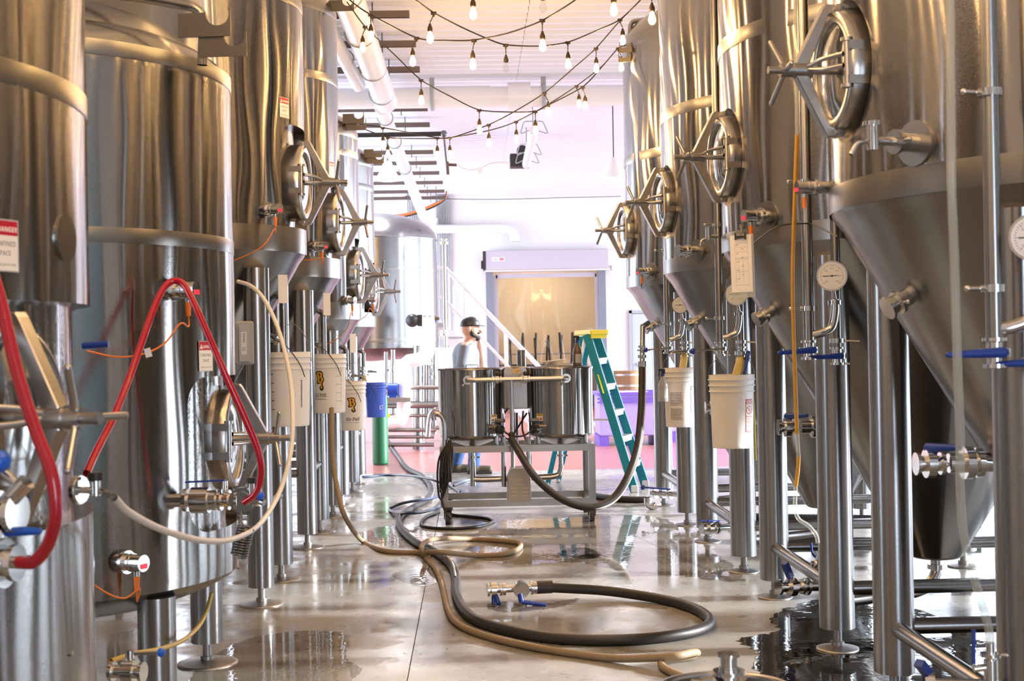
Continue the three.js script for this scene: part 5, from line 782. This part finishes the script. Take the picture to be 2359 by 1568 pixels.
{
  const base = onY(1082, 1089, 0), t = thing('person', 'bearded person in grey T-shirt, jeans and black cap, one hand at the face', 'person', base.x - 0.02, 0, base.z);
  // facing +x; y up; z towards the camera
  const hip = 0.92, sh = 1.45, nk = V(0.03, 1.5, 0), hd = V(0.06, 1.655, 0);
  const L = { hipL: V(0, hip, 0.09), hipR: V(0, hip, -0.09), kneeL: V(0.1, 0.5, 0.1), kneeR: V(-0.02, 0.5, -0.1), ankL: V(0.07, 0.1, 0.1), ankR: V(-0.14, 0.1, -0.1) };
  const shL = V(0.0, sh, 0.185), elL = V(-0.06, 1.16, 0.24), wrL = V(0.12, 0.96, 0.22), shR = V(0.02, sh, -0.185), elR = V(0.2, 1.2, -0.2), wrR = V(0.17, 1.46, -0.1);
  const torso = [[V(0, hip + 0.02, 0), V(0, 1.15, 0), 0.135, 0.13, 1.25], [V(0, 1.15, 0), V(0, 1.36, 0), 0.13, 0.14, 1.3], [V(0, 1.42, 0.1), V(0, 1.42, -0.1), 0.09, 0.09]];
  const fingers = (w, dir, across) => { const f = []; for (let i = 0; i < 4; i++) { const o = across.clone().multiplyScalar((i - 1.5) * 0.02), a = w.clone().addScaledVector(dir, 0.085).add(o), b = a.clone().addScaledVector(dir, [0.032, 0.04, 0.037, 0.028][i]), c = b.clone().addScaledVector(dir, 0.024).add(V(-0.016, 0, 0)); f.push([a.clone().addScaledVector(dir, -0.02), b, 0.0095, 0.009], [b, c, 0.009, 0.008]); } const th = w.clone().addScaledVector(dir, 0.03).addScaledVector(across, -0.034); f.push([th, th.clone().addScaledVector(dir, 0.035).addScaledVector(across, -0.022), 0.011, 0.009]); return f; };
  const hand = (w, dir, across) => [[w, w.clone().addScaledVector(dir, 0.05), 0.026, 0.03], [w.clone().addScaledVector(dir, 0.05).addScaledVector(across, -0.022), w.clone().addScaledVector(dir, 0.075).addScaledVector(across, 0.022), 0.02, 0.02]];
  const dR = V(-0.15, 1, 0.1).normalize(), aR = V(0, 0, 1), dL = V(0.35, -0.9, 0).normalize(), aL = V(1, 0.3, 0).normalize();
  const body = blob([...torso, [V(0.01, 1.44, 0), V(0.045, 1.56, 0), 0.06, 0.052], [hd.clone().add(V(-0.02, 0.02, 0)), hd.clone().add(V(0.01, 0.03, 0)), 0.09, 0.09, 0.86], [hd, hd.clone().add(V(0.04, -0.07, 0)), 0.07, 0.055],
    [shL, elL, 0.052, 0.042], [elL, wrL, 0.042, 0.028], [shR, elR, 0.052, 0.042], [elR, wrR, 0.042, 0.028], ...hand(wrL, dL, aL), ...hand(wrR, dR, aR),
    [L.hipL, L.kneeL, 0.085, 0.058], [L.kneeL, L.ankL, 0.056, 0.04], [L.hipR, L.kneeR, 0.085, 0.058], [L.kneeR, L.ankR, 0.056, 0.04]], V(-0.42, 0, -0.42), V(0.42, 1.84, 0.42), 92, 0.035);
  const face = blob([[hd.clone().add(V(-0.015, 0.02, 0)), hd.clone().add(V(0.012, 0.03, 0)), 0.092, 0.09, 0.86], [hd, hd.clone().add(V(0.05, -0.075, 0)), 0.075, 0.05, 0.9], [hd.clone().add(V(0.1, 0.02, 0)), hd.clone().add(V(0.122, -0.02, 0)), 0.011, 0.017], [hd.clone().add(V(0.088, -0.052, 0.018)), hd.clone().add(V(0.088, -0.052, -0.018)), 0.012, 0.012], [hd.clone().add(V(-0.01, -0.01, 0.082)), hd.clone().add(V(-0.015, 0.025, 0.088)), 0.012, 0.016], [hd.clone().add(V(-0.01, -0.01, -0.082)), hd.clone().add(V(-0.015, 0.025, -0.088)), 0.012, 0.016]], hd.clone().add(V(-0.16, -0.18, -0.16)), hd.clone().add(V(0.18, 0.16, 0.16)), 64, 0.02);
  const hands = [wrL, wrR].map((w, i) => blob([...hand(w, i ? dR : dL, i ? aR : aL), ...fingers(w, i ? dR : dL, i ? aR : aL)], w.clone().addScalar(-0.17), w.clone().addScalar(0.17), 72, 0.008));
  mesh(t, 'body', [body, face, ...hands], M.skin);
  const tee = blob([...torso.map(([a, b, ra, rb, f]) => [a, b, ra + 0.018, rb + 0.018, f]), [shL, shL.clone().lerp(elL, 0.62), 0.076, 0.074], [shR, shR.clone().lerp(elR, 0.62), 0.076, 0.074]], V(-0.42, 0.7, -0.42), V(0.42, 1.62, 0.42), 72, 0.04, (p) => Math.max(0.88 - p.y, p.y - 1.51 + Math.abs(p.z) * 0.12));
  mesh(t, 't_shirt', tee, M.shirt);
  const jn = blob([[V(0, 0.96, 0), V(0, 0.88, 0), 0.142, 0.145, 1.25], [L.hipL, L.kneeL, 0.098, 0.078], [L.kneeL, L.ankL, 0.076, 0.07], [L.hipR, L.kneeR, 0.098, 0.078], [L.kneeR, L.ankR, 0.076, 0.07]], V(-0.36, 0, -0.36), V(0.36, 1.1, 0.36), 72, 0.04, (p) => Math.max(p.y - 1.0, 0.09 - p.y));
  mesh(t, 'jeans', jn, M.jeans);
  for (const a of [L.ankL, L.ankR]) { const o = V(a.x, 0, a.z); const bt = mesh(t, 'boot', blob([[V(a.x, 0.18, a.z), V(a.x, 0.06, a.z), 0.06, 0.055], [V(a.x - 0.03, 0.05, a.z), V(a.x + 0.17, 0.045, a.z), 0.052, 0.045, 0.95]], V(a.x - 0.16, 0, a.z - 0.16), V(a.x + 0.28, 0.3, a.z + 0.16), 48, 0.03, (p) => Math.max(0.012 - p.y, p.y - 0.2)), M.boot); mesh(bt, 'sole', box(0.29, 0.024, 0.1, a.x + 0.065, 0.012, a.z, 0.01), M.sole); }
  mesh(t, 'beard', blob([[hd.clone().add(V(0.02, -0.045, 0.06)), hd.clone().add(V(0.075, -0.09, 0)), 0.026, 0.034], [hd.clone().add(V(0.02, -0.045, -0.06)), hd.clone().add(V(0.075, -0.09, 0)), 0.026, 0.034], [hd.clone().add(V(0.0, 0.0, 0.078)), hd.clone().add(V(0.02, -0.05, 0.062)), 0.014, 0.02], [hd.clone().add(V(0.0, 0.0, -0.078)), hd.clone().add(V(0.02, -0.05, -0.062)), 0.014, 0.02], [hd.clone().add(V(0.096, -0.036, 0.03)), hd.clone().add(V(0.096, -0.036, -0.03)), 0.012, 0.012]], hd.clone().add(V(-0.14, -0.2, -0.14)), hd.clone().add(V(0.16, 0.1, 0.14)), 52, 0.02), M.hair);
  const cap = mesh(t, 'cap', blob([[hd.clone().add(V(-0.02, 0.05, 0)), hd.clone().add(V(0.01, 0.06, 0)), 0.102, 0.098, 0.88]], hd.clone().add(V(-0.18, -0.1, -0.18)), hd.clone().add(V(0.2, 0.24, 0.18)), 48, 0.01, (p) => hd.y + 0.045 - p.y), M.black);
  mesh(cap, 'visor', new THREE.CylinderGeometry(0.085, 0.085, 0.007, 24, 1, false, 0, PI).scale(1.15, 1, 0.9).rotateZ(-0.12).translate(hd.x + 0.075, hd.y + 0.055, hd.z), M.black);
  for (const z of [0.033, -0.033]) mesh(t, 'eye', ball(0.009, hd.x + 0.086, hd.y + 0.022, hd.z + z, 8), M.hair);
}

// ---------------------------------------------------------------- brewhouse on the red floor
{
  const zc = -20.6, t = thing('brew_kettle', 'wide pale steel brew kettle with domed lid and dished base on pipe legs', 'brew kettle', -1.52, 0, zc);
  const R = 1.02; const y1 = 3.1, y0 = 1.46;
  mesh(t, 'shell', metric(lathe([[R, y0], [R, y1 - 0.02], [R + 0.012, y1 - 0.02], [R + 0.012, y1 + 0.01], [R, y1 + 0.01]], 96), R), M.cone);
  mesh(t, 'lid', head(R, y1 + 0.008, 0.4, 2.2), M.cone);
  mesh(t, 'base', metric(lathe([[0, y0 - 0.2], [0.5, y0 - 0.17], [R - 0.2, y0 - 0.1], [R - 0.04, y0 - 0.03], [R, y0]], 96), R), M.cone);
  for (const y of [2.6, 1.55]) mesh(t, 'weld_band', metric(lathe([[R, y], [R + 0.004, y], [R + 0.004, y + 0.05], [R, y + 0.05]], 96), R), M.band);
  for (const [x, z] of [[0.7, 0.5], [-0.7, 0.5], [0.7, -0.6], [-0.7, -0.6]]) mesh(t, 'leg', cyl(0.075, 0.075, y0 - 0.02, x, (y0 - 0.1) / 2 + 0.05, z, 20), M.leg);
  const z = -19.0, A = (px, py, zz = z) => onZ(px, py, zz);
  const s = thing('lagged_pipe', 'fat white lagged pipe stepping down from kettle to pump', 'pipe');
  mesh(s, 'lagging', tube([A(987, 730), A(987, 790), A(984, 815), A(965, 828), A(940, 832), A(931, 850), A(930, 900), A(929, 950), A(922, 968), A(900, 972), A(872, 972)], 0.095, 90, 16, 0.15), M.lagging);
  const f = thing('level_float', 'black ball valve actuator with twin pipe stubs beside the kettle', 'actuator');
  mesh(f, 'ball', ball(0.095, ...A(950, 738).toArray(), 22), M.black);
  mesh(f, 'bracket', [box(0.07, 0.16, 0.06).translate(...A(967, 738).toArray())], M.black);
  mesh(f, 'pipe_stub', [rod(A(970, 733), A(1012, 733), 0.026), ...[978, 990, 1003].map((x) => disc(A(x, 733), V(1, 0, 0), 0.042, 0.03))], M.strut);
  mesh(f, 'pipe_stub', [rod(A(970, 748), A(995, 748), 0.026), ...[978, 990].map((x) => disc(A(x, 748), V(1, 0, 0), 0.042, 0.03))], M.strut);
  mesh(f, 'valve_lever', [rod(A(1002, 738), A(995, 746), 0.03)], M.bluebright);
  const k = thing('pump_skid', 'rack of steel brewhouse pipes and valves around a blue pump', 'pipe rack');
  for (const [x, y0p, y1p, r] of [[963, 795, 1052, 0.075], [1000, 800, 1000, 0.04], [985, 840, 1010, 0.045], [905, 805, 990, 0.035], [1022, 555, 800, 0.03], [889, 810, 1010, 0.03]]) mesh(k, 'upright_pipe', [rod(A(x, y0p, z - 0.45), x === 1022 ? A(x + 4, y1p, z - 0.45) : V(A(x, y1p, z - 0.45).x, x === 963 ? 0 : A(x, y1p, z - 0.45).y, z - 0.45), r, 14)], M.leg);
  for (const [x0, x1, y, r] of [[880, 1012, 892, 0.03], [878, 1010, 932, 0.05], [895, 1005, 990, 0.03], [890, 1000, 1006, 0.025], [893, 1000, 1024, 0.03], [880, 1010, 957, 0.022], [1000, 1030, 985, 0.03]]) mesh(k, 'cross_pipe', rod(A(x0, y, z - 0.2), A(x1, y, z - 0.2), r, 14), M.leg);
  for (const [x, y] of [[905, 852], [1001, 868], [963, 890], [905, 905], [1000, 845], [1022, 770], [1022, 560]]) mesh(k, 'clamp', [disc(A(x, y, z - 0.45), V(0, 1, 0), 0.07, 0.035), disc(A(x, y - 8, z - 0.45), V(0, 1, 0), 0.055, 0.02)], M.bright);
  mesh(k, 'pump', [rod(A(893, 897, z + 0.1), A(916, 897, z + 0.1), 0.09, 18), box(0.1, 0.06, 0.12).translate(...A(905, 912, z + 0.1).toArray())], M.blue);
  mesh(k, 'pump_base', box(0.5, 0.06, 0.3).translate(...A(905, 920, z + 0.1).toArray()), M.dull);
  mesh(k, 'pipe_elbow', tube([A(985, 1005), A(990, 960), A(1000, 945), A(1014, 945)], 0.04, 24, 12), M.leg);
  const y = thing('yellow_tag', 'small yellow tag hung on the brewhouse pipes', 'tag'); mesh(y, 'card', box(0.07, 0.05, 0.01).translate(...A(893, 957, z + 0.12).toArray()), M.yellow);
  mesh(y, 'tie', rod(A(893, 957, z + 0.12), A(893, 950, z + 0.1), 0.004, 6), M.black);
}
{
  const zs = [-22.3, -23.1], t = thing('steel_stair', 'white steel stair with tube handrails coming down beside the kettle', 'stair');
  const A = (px, py, z = zs[0]) => onZ(px, py, z), top = A(1027, 616), bot = A(1238, 839), dir = bot.clone().sub(top), foot = top.clone().addScaledVector(dir, 1.66);
  zs.forEach((z, i) => {
    const sh = V(0, 0, z - zs[0]);
    mesh(t, 'handrail', rod(top.clone().add(sh), foot.clone().add(sh), 0.026, 12), M.lagging);
    mesh(t, 'mid_rail', rod(top.clone().add(sh).add(V(0, -0.55, 0)), foot.clone().add(sh).add(V(0, -0.55, 0)), 0.022, 12), M.lagging);
    mesh(t, 'stringer', bar(top.clone().add(sh).add(V(-0.3, -0.8, 0)), foot.clone().add(sh).add(V(0, -0.98, 0)), 0.03, 0.2, V(0, 1, 0)), M.lagging);
    for (const u of [0.02, 0.2, 0.66, 1.1, 1.6]) { const p = top.clone().addScaledVector(dir, u).add(sh); mesh(t, 'baluster', rod(p, p.clone().add(V(0, -1.0, 0)), 0.022, 10), M.lagging); }
  });
  for (let i = 0; i < 9; i++) { const p = top.clone().addScaledVector(dir, 0.1 + i * 0.175); mesh(t, 'tread', box(0.24, 0.03, 0.86, p.x, p.y - 1.0, (zs[0] + zs[1]) / 2), M.grey); }
  mesh(t, 'landing', box(1.0, 0.06, 1.4, top.x - 0.55, top.y - 0.95, (zs[0] + zs[1]) / 2), M.grey);
  mesh(t, 'landing_rail', [rod(top, top.clone().add(V(-0.9, 0, 0)), 0.026), rod(top.clone().add(V(0, -0.5, 0)), top.clone().add(V(-0.9, -0.5, 0)), 0.022), rod(top.clone().add(V(-0.02, 0, 0)), V(top.x - 0.02, 0, top.z), 0.03)], M.lagging);
}
{ // totes, barrel, gas cylinder, wall pipes
  const t = thing('grain_tote', 'lavender plastic bulk bin with purple rim heaped with spent grain', 'bin', 2.28, 0, -19.6);
  mesh(t, 'bin_body', [box(0.92, 0.6, 0.8, 0, 0.44, 0, 0.03)], M.lavender);
  mesh(t, 'rim', [box(0.98, 0.045, 0.05, 0, 0.745, 0.4), box(0.98, 0.045, 0.05, 0, 0.745, -0.4), box(0.05, 0.045, 0.8, 0.465, 0.745, 0), box(0.05, 0.045, 0.8, -0.465, 0.745, 0), box(0.98, 0.03, 0.02, 0, 0.68, 0.41), box(0.98, 0.03, 0.02, 0, 0.63, 0.41)], M.purple);
  for (const x of [-0.4, 0, 0.4]) mesh(t, 'bin_foot', box(0.14, 0.14, 0.78, x, 0.07, 0), M.purple);
  const g = new THREE.PlaneGeometry(0.88, 0.76, 24, 20).rotateX(-PI / 2), p = g.attributes.position; for (let i = 0; i < p.count; i++) { const x = p.getX(i) / 0.44, z = p.getZ(i) / 0.38; p.setY(i, 0.72 + 0.05 * Math.max(0, 1 - x * x) * Math.max(0, 1 - z * z) + rr(-0.012, 0.012)); } g.computeVertexNormals();
  mesh(t, 'spent_grain', g, M.graincol).userData.kind = 'stuff';
  const t2 = thing('grain_tote', 'lavender plastic bulk bin partly hidden behind the fermenter legs', 'bin', 3.35, 0, -20.2);
  mesh(t2, 'bin_body', [box(0.92, 0.6, 0.8, 0, 0.44, 0, 0.03)], M.lavender); mesh(t2, 'rim', [box(0.98, 0.05, 0.86, 0, 0.74, 0)], M.purple); mesh(t2, 'bin_base', box(0.9, 0.14, 0.78, 0, 0.07, 0), M.purple);
  const b = thing('oak_barrel', 'dark oak barrel with steel hoops standing near the grey door', 'barrel', 3.2, 0, -27.5);
  for (let i = 0; i < 18; i++) { const a = i / 18 * 2 * PI; mesh(b, 'stave', new THREE.CylinderGeometry(0.29, 0.29, 0.9, 3, 6, false, 0, 2 * PI / 18.4).translate(0, 0.45, 0).rotateY(a), M.wood).scale.set(1, 1, 1); }
  for (const y of [0.08, 0.3, 0.6, 0.82]) mesh(b, 'hoop', cyl(0.298, 0.298, 0.04, 0, y, 0, 32), M.dull);
  const c = thing('gas_cylinder', 'dark green gas cylinder standing below the blue pail', 'gas cylinder', -1.16, 0, -16.9);
  mesh(c, 'body', lathe([[0, 0.01], [0.09, 0.01], [0.1, 0.03], [0.1, 0.8], [0.09, 0.87], [0.05, 0.92], [0.03, 0.94], [0, 0.94]], 32), M.green);
  mesh(c, 'valve', [cyl(0.022, 0.022, 0.09, 0, 0.97, 0, 12), rod(V(0, 0.98, 0), V(0.06, 0.98, 0), 0.012), cyl(0.03, 0.03, 0.02, 0, 1.02, 0, 10)], M.copper);
  const w = thing('wall_pipe', 'white plastic pipe along the far wall turning down at an elbow', 'pipe'), z = ZF + 0.25, A = (px, py) => onZ(px, py, z);
  mesh(w, 'pipe', [tube([A(985, 527), A(1060, 527), A(1150, 525), A(1172, 527), A(1184, 536), A(1186, 553)], 0.095, 60, 16, 0.2), rod(A(998, 528), A(997, 482), 0.075, 16)], M.pvc);
  mesh(w, 'elbow_socket', [rod(A(1186, 545), A(1186, 556), 0.115, 16), rod(A(998, 515), A(998, 502), 0.1, 16)], M.pvc);
  for (const [x0, n, lab] of [[1008, 7, 'grey conduit pipes grouped tightly on the far wall beside the stair'], [944, 4, 'grey conduit pipes on the far wall above the kettle']]) { const cg = thing('conduit_bundle', lab, 'conduit'); for (let i = 0; i < n; i++) { const x = x0 + i * 5; mesh(cg, 'conduit', tube([onZ(x - 9, 452, ZF + 0.6), onZ(x - 2, 458, ZF + 0.15), onZ(x, 470, ZF + 0.08), onZ(x, 540, ZF + 0.08), onZ(x + 1, 640, ZF + 0.08), onZ(x + 2, 800, ZF + 0.08)], 0.016, 40, 8, 0.2), M.grey); } }
  const cc = thing('cable_run', 'orange and dark cable bundle sagging from the last strut', 'cable');
  for (const [o, m] of [[0, M.orange], [3, M.black], [-3, M.copper]]) mesh(cc, 'cable', tube([[905, 500 + o], [940, 494 + o], [975, 483 + o], [1005, 470 + o], [1025, 458], [1029, 440]].map(([x, y]) => onZ(x, y, -27.6)), 0.018, 30, 7), m);
  for (const [x, y] of [[940, 494], [1005, 470]]) { const p = onZ(x, y, -27.6); mesh(cc, 'hanger', rod(p, V(p.x, H, p.z), 0.008, 6), M.wire); }
  const rl = thing('door_rail_wire', 'thin suspension wire running along the top of the far wall', 'wire'); mesh(rl, 'wire', tube([[1020, 458], [1150, 459], [1300, 455], [1430, 452]].map(([x, y]) => onZ(x, y, ZF + 0.4)), 0.008, 40, 5), M.wire);
  const bx = thing('wall_notice', 'white notice board with printed sheets by the stair', 'notice board'); const nt = canvas(64, 128, (g) => { g.fillStyle = '#f4f4f6'; g.fillRect(0, 0, 64, 128); g.fillStyle = '#9aa0a8'; for (let i = 0; i < 12; i++) g.fillRect(8 + (i % 3) * 6, 10 + i * 9, 20 + (i * 7) % 22, 4); });
  mesh(bx, 'board', box(0.26, 0.62, 0.03).translate(...onZ(1053, 688, ZF + 0.04).toArray()), M.pvc); mesh(bx, 'sheet', new THREE.PlaneGeometry(0.2, 0.5).translate(...onZ(1053, 688, ZF + 0.062).toArray()), sheet(nt));
  // upturned stools in the cold room
  for (let i = 0; i < 7; i++) { const s = thing('upturned_stool', 'dark metal stool turned upside down in the beige room', 'stool', 0.75 + i * 0.29, 0, ZF - 1.1 - (i % 2) * 0.5, 'upturned stools behind the clear door'); mesh(s, 'seat', box(0.3, 0.05, 0.3, 0, 1.0, 0, 0.015), M.black); for (const [x, zz] of [[0.12, 0.12], [-0.12, 0.12], [0.12, -0.12], [-0.12, -0.12]]) mesh(s, 'leg', rod(V(x, 1.0, zz), V(x * 1.25, 1.62 + (i % 3) * 0.06, zz * 1.25), 0.017, 8), M.black); mesh(s, 'footrest', [box(0.27, 0.02, 0.02, 0, 1.25, 0.13), box(0.27, 0.02, 0.02, 0, 1.25, -0.13), box(0.02, 0.02, 0.27, 0.13, 1.25, 0), box(0.02, 0.02, 0.27, -0.13, 1.25, 0)], M.track); }
  const tb = thing('cold_room_table', 'long dark table carrying upturned stools in the beige room', 'table', 1.65, 0, ZF - 1.35); mesh(tb, 'tabletop', box(2.5, 0.05, 0.95, 0, 0.945, 0), M.wood); for (const [x, zz] of [[1.15, 0.4], [-1.15, 0.4], [1.15, -0.4], [-1.15, -0.4]]) mesh(tb, 'leg', box(0.06, 0.92, 0.06, x, 0.46, zz), M.track);
  const lp = thing('added_ceiling_light', 'added ceiling light, out of view, brightening the beige room', 'ceiling light', 1.6, 3.86, ZF - 1.9); mesh(lp, 'housing', box(1.2, 0.05, 0.3, 0, 0.02, 0), M.pvc); mesh(lp, 'light_diffuser', box(1.14, 0.02, 0.26, 0, -0.012, 0), M.lampglow);  // added lamp, out of view, put in to brighten the beige room
  const rl2 = new THREE.RectAreaLight(lin(1, 0.92, 0.8), 75, 1.14, 0.26); rl2.position.set(0, -0.03, 0); rl2.rotation.x = -PI / 2; lp.add(rl2);
}
// ---------------------------------------------------------------- keg by the lens
{
  const c = onY(1672, 1585, 0.5), t = thing('beer_keg', 'steel beer keg with blue ball coupler on its top', 'keg', c.x, 0, c.z);
  const R = 0.2;
  mesh(t, 'barrel', metric(lathe([[0, 0.03], [R - 0.04, 0.03], [R - 0.015, 0.05], [R - 0.012, 0.16], [R, 0.18], [R - 0.012, 0.2], [R - 0.012, 0.33], [R, 0.35], [R - 0.012, 0.37], [R - 0.02, 0.41], [R - 0.07, 0.44], [0.05, 0.46], [0, 0.46]], 56), R), M.cone);
  mesh(t, 'top_rim', lathe([[R - 0.022, 0.4], [R - 0.02, 0.49], [R - 0.014, 0.502], [R - 0.004, 0.502], [R + 0.002, 0.49], [R, 0.4]], 56), M.steel);
  mesh(t, 'foot_rim', lathe([[R - 0.02, 0.1], [R - 0.018, 0.0], [R, 0.0], [R, 0.1]], 56), M.steel);
  const k = mesh(t, 'coupler', [cyl(0.028, 0.028, 0.12, 0.01, 0.5, 0, 18), cyl(0.052, 0.052, 0.03, 0.01, 0.515, 0, 24), cyl(0.046, 0.046, 0.012, 0.01, 0.545, 0, 24), cyl(0.024, 0.024, 0.05, 0.01, 0.57, 0, 18), cyl(0.033, 0.033, 0.008, 0.01, 0.595, 0, 20), rod(V(0.01, 0.515, 0), V(-0.07, 0.52, 0.02), 0.02, 14), rod(V(-0.06, 0.52, 0.02), V(-0.1, 0.525, 0.025), 0.011)], M.bright);
  mesh(k, 'lever', rod(V(-0.04, 0.52, 0.04), V(-0.115, 0.508, 0.06), 0.006), M.steel);
  mesh(k, 'lever_ball', ball(0.019, -0.122, 0.507, 0.062), M.bluebright);
  mesh(k, 'wing_handle', bar(V(-0.075, 0.49, 0.06), V(-0.03, 0.505, 0.07), 0.03, 0.012), M.pvc);
}
// ---------------------------------------------------------------- water on the floor
{
  const rip = noiseTexture(256, (x, y) => { const k = 128 + 60 * Math.sin(nz[2](x * 2, y * 2) * 9) * nz[1](x * 2, y * 2); return [k, k, k]; });
  M.water.bumpMap = rip; M.water.bumpScale = 0.00045; M.wet.bumpMap = rip; M.wet.bumpScale = 0.0008;
  const puddle = (label, pts, mat, jag = 0.03) => {
    const w = pts.map(([x, y]) => onY(x, y, 0)), cv = new THREE.CatmullRomCurve3(w, true), q = cv.getPoints(160).map((p, i) => new THREE.Vector2(p.x + jag * (Math.sin(i * 1.7) * 0.4 + rr(-0.5, 0.5)), -(p.z + jag * (Math.cos(i * 1.3) * 0.4 + rr(-0.5, 0.5)))));
    const g = new THREE.ShapeGeometry(new THREE.Shape(q)).rotateX(-PI / 2).translate(0, 0.0016, 0);
    const p = g.attributes.position, u = g.attributes.uv; for (let i = 0; i < p.count; i++) u.setXY(i, p.getX(i), p.getZ(i));
    tag(mesh(scene, 'puddle', g, mat), label, 'puddle', 'puddles on the floor');
  };
  puddle('calm puddle mirroring the slim tanks beside the tan hose', [[560, 1475], [640, 1458], [720, 1452], [788, 1457], [806, 1482], [798, 1515], [832, 1545], [780, 1585], [640, 1640], [470, 1660], [440, 1560]], M.water, 0.012);
  puddle('large dark wet patch around a fermenter foot plate', [[1702, 1472], [1790, 1456], [1775, 1425], [1850, 1388], [1960, 1372], [2080, 1392], [2200, 1440], [2300, 1500], [2420, 1600], [2100, 1660], [1830, 1590], [1742, 1540], [1745, 1502]], M.wet, 0.03);
  puddle('wide shallow puddle shining in front of the cart', [[1075, 1245], [1180, 1200], [1350, 1190], [1480, 1188], [1600, 1215], [1650, 1275], [1700, 1340], [1560, 1325], [1420, 1312], [1330, 1295], [1210, 1300], [1110, 1290]], M.water, 0.05);
  puddle('small dark puddle with sparkling edge before the cart wheel', [[1283, 1278], [1320, 1262], [1352, 1262], [1385, 1278], [1360, 1287], [1320, 1284]], M.wet, 0.015);
  puddle('thin wet film between the thick hose and the tan hose', [[838, 1225], [905, 1210], [960, 1215], [1000, 1240], [985, 1262], [930, 1262], [870, 1255]], M.water, 0.04);
  puddle('small puddle beside the bend of the tan hose', [[905, 1322], [960, 1308], [1008, 1312], [1015, 1335], [980, 1350], [930, 1340]], M.water, 0.02);
  puddle('wet film trailing from the steel hose valve', [[1120, 1395], [1150, 1385], [1240, 1392], [1330, 1378], [1300, 1396], [1200, 1408], [1160, 1410]], M.water, 0.02);
}
renderer.render(scene, camera);
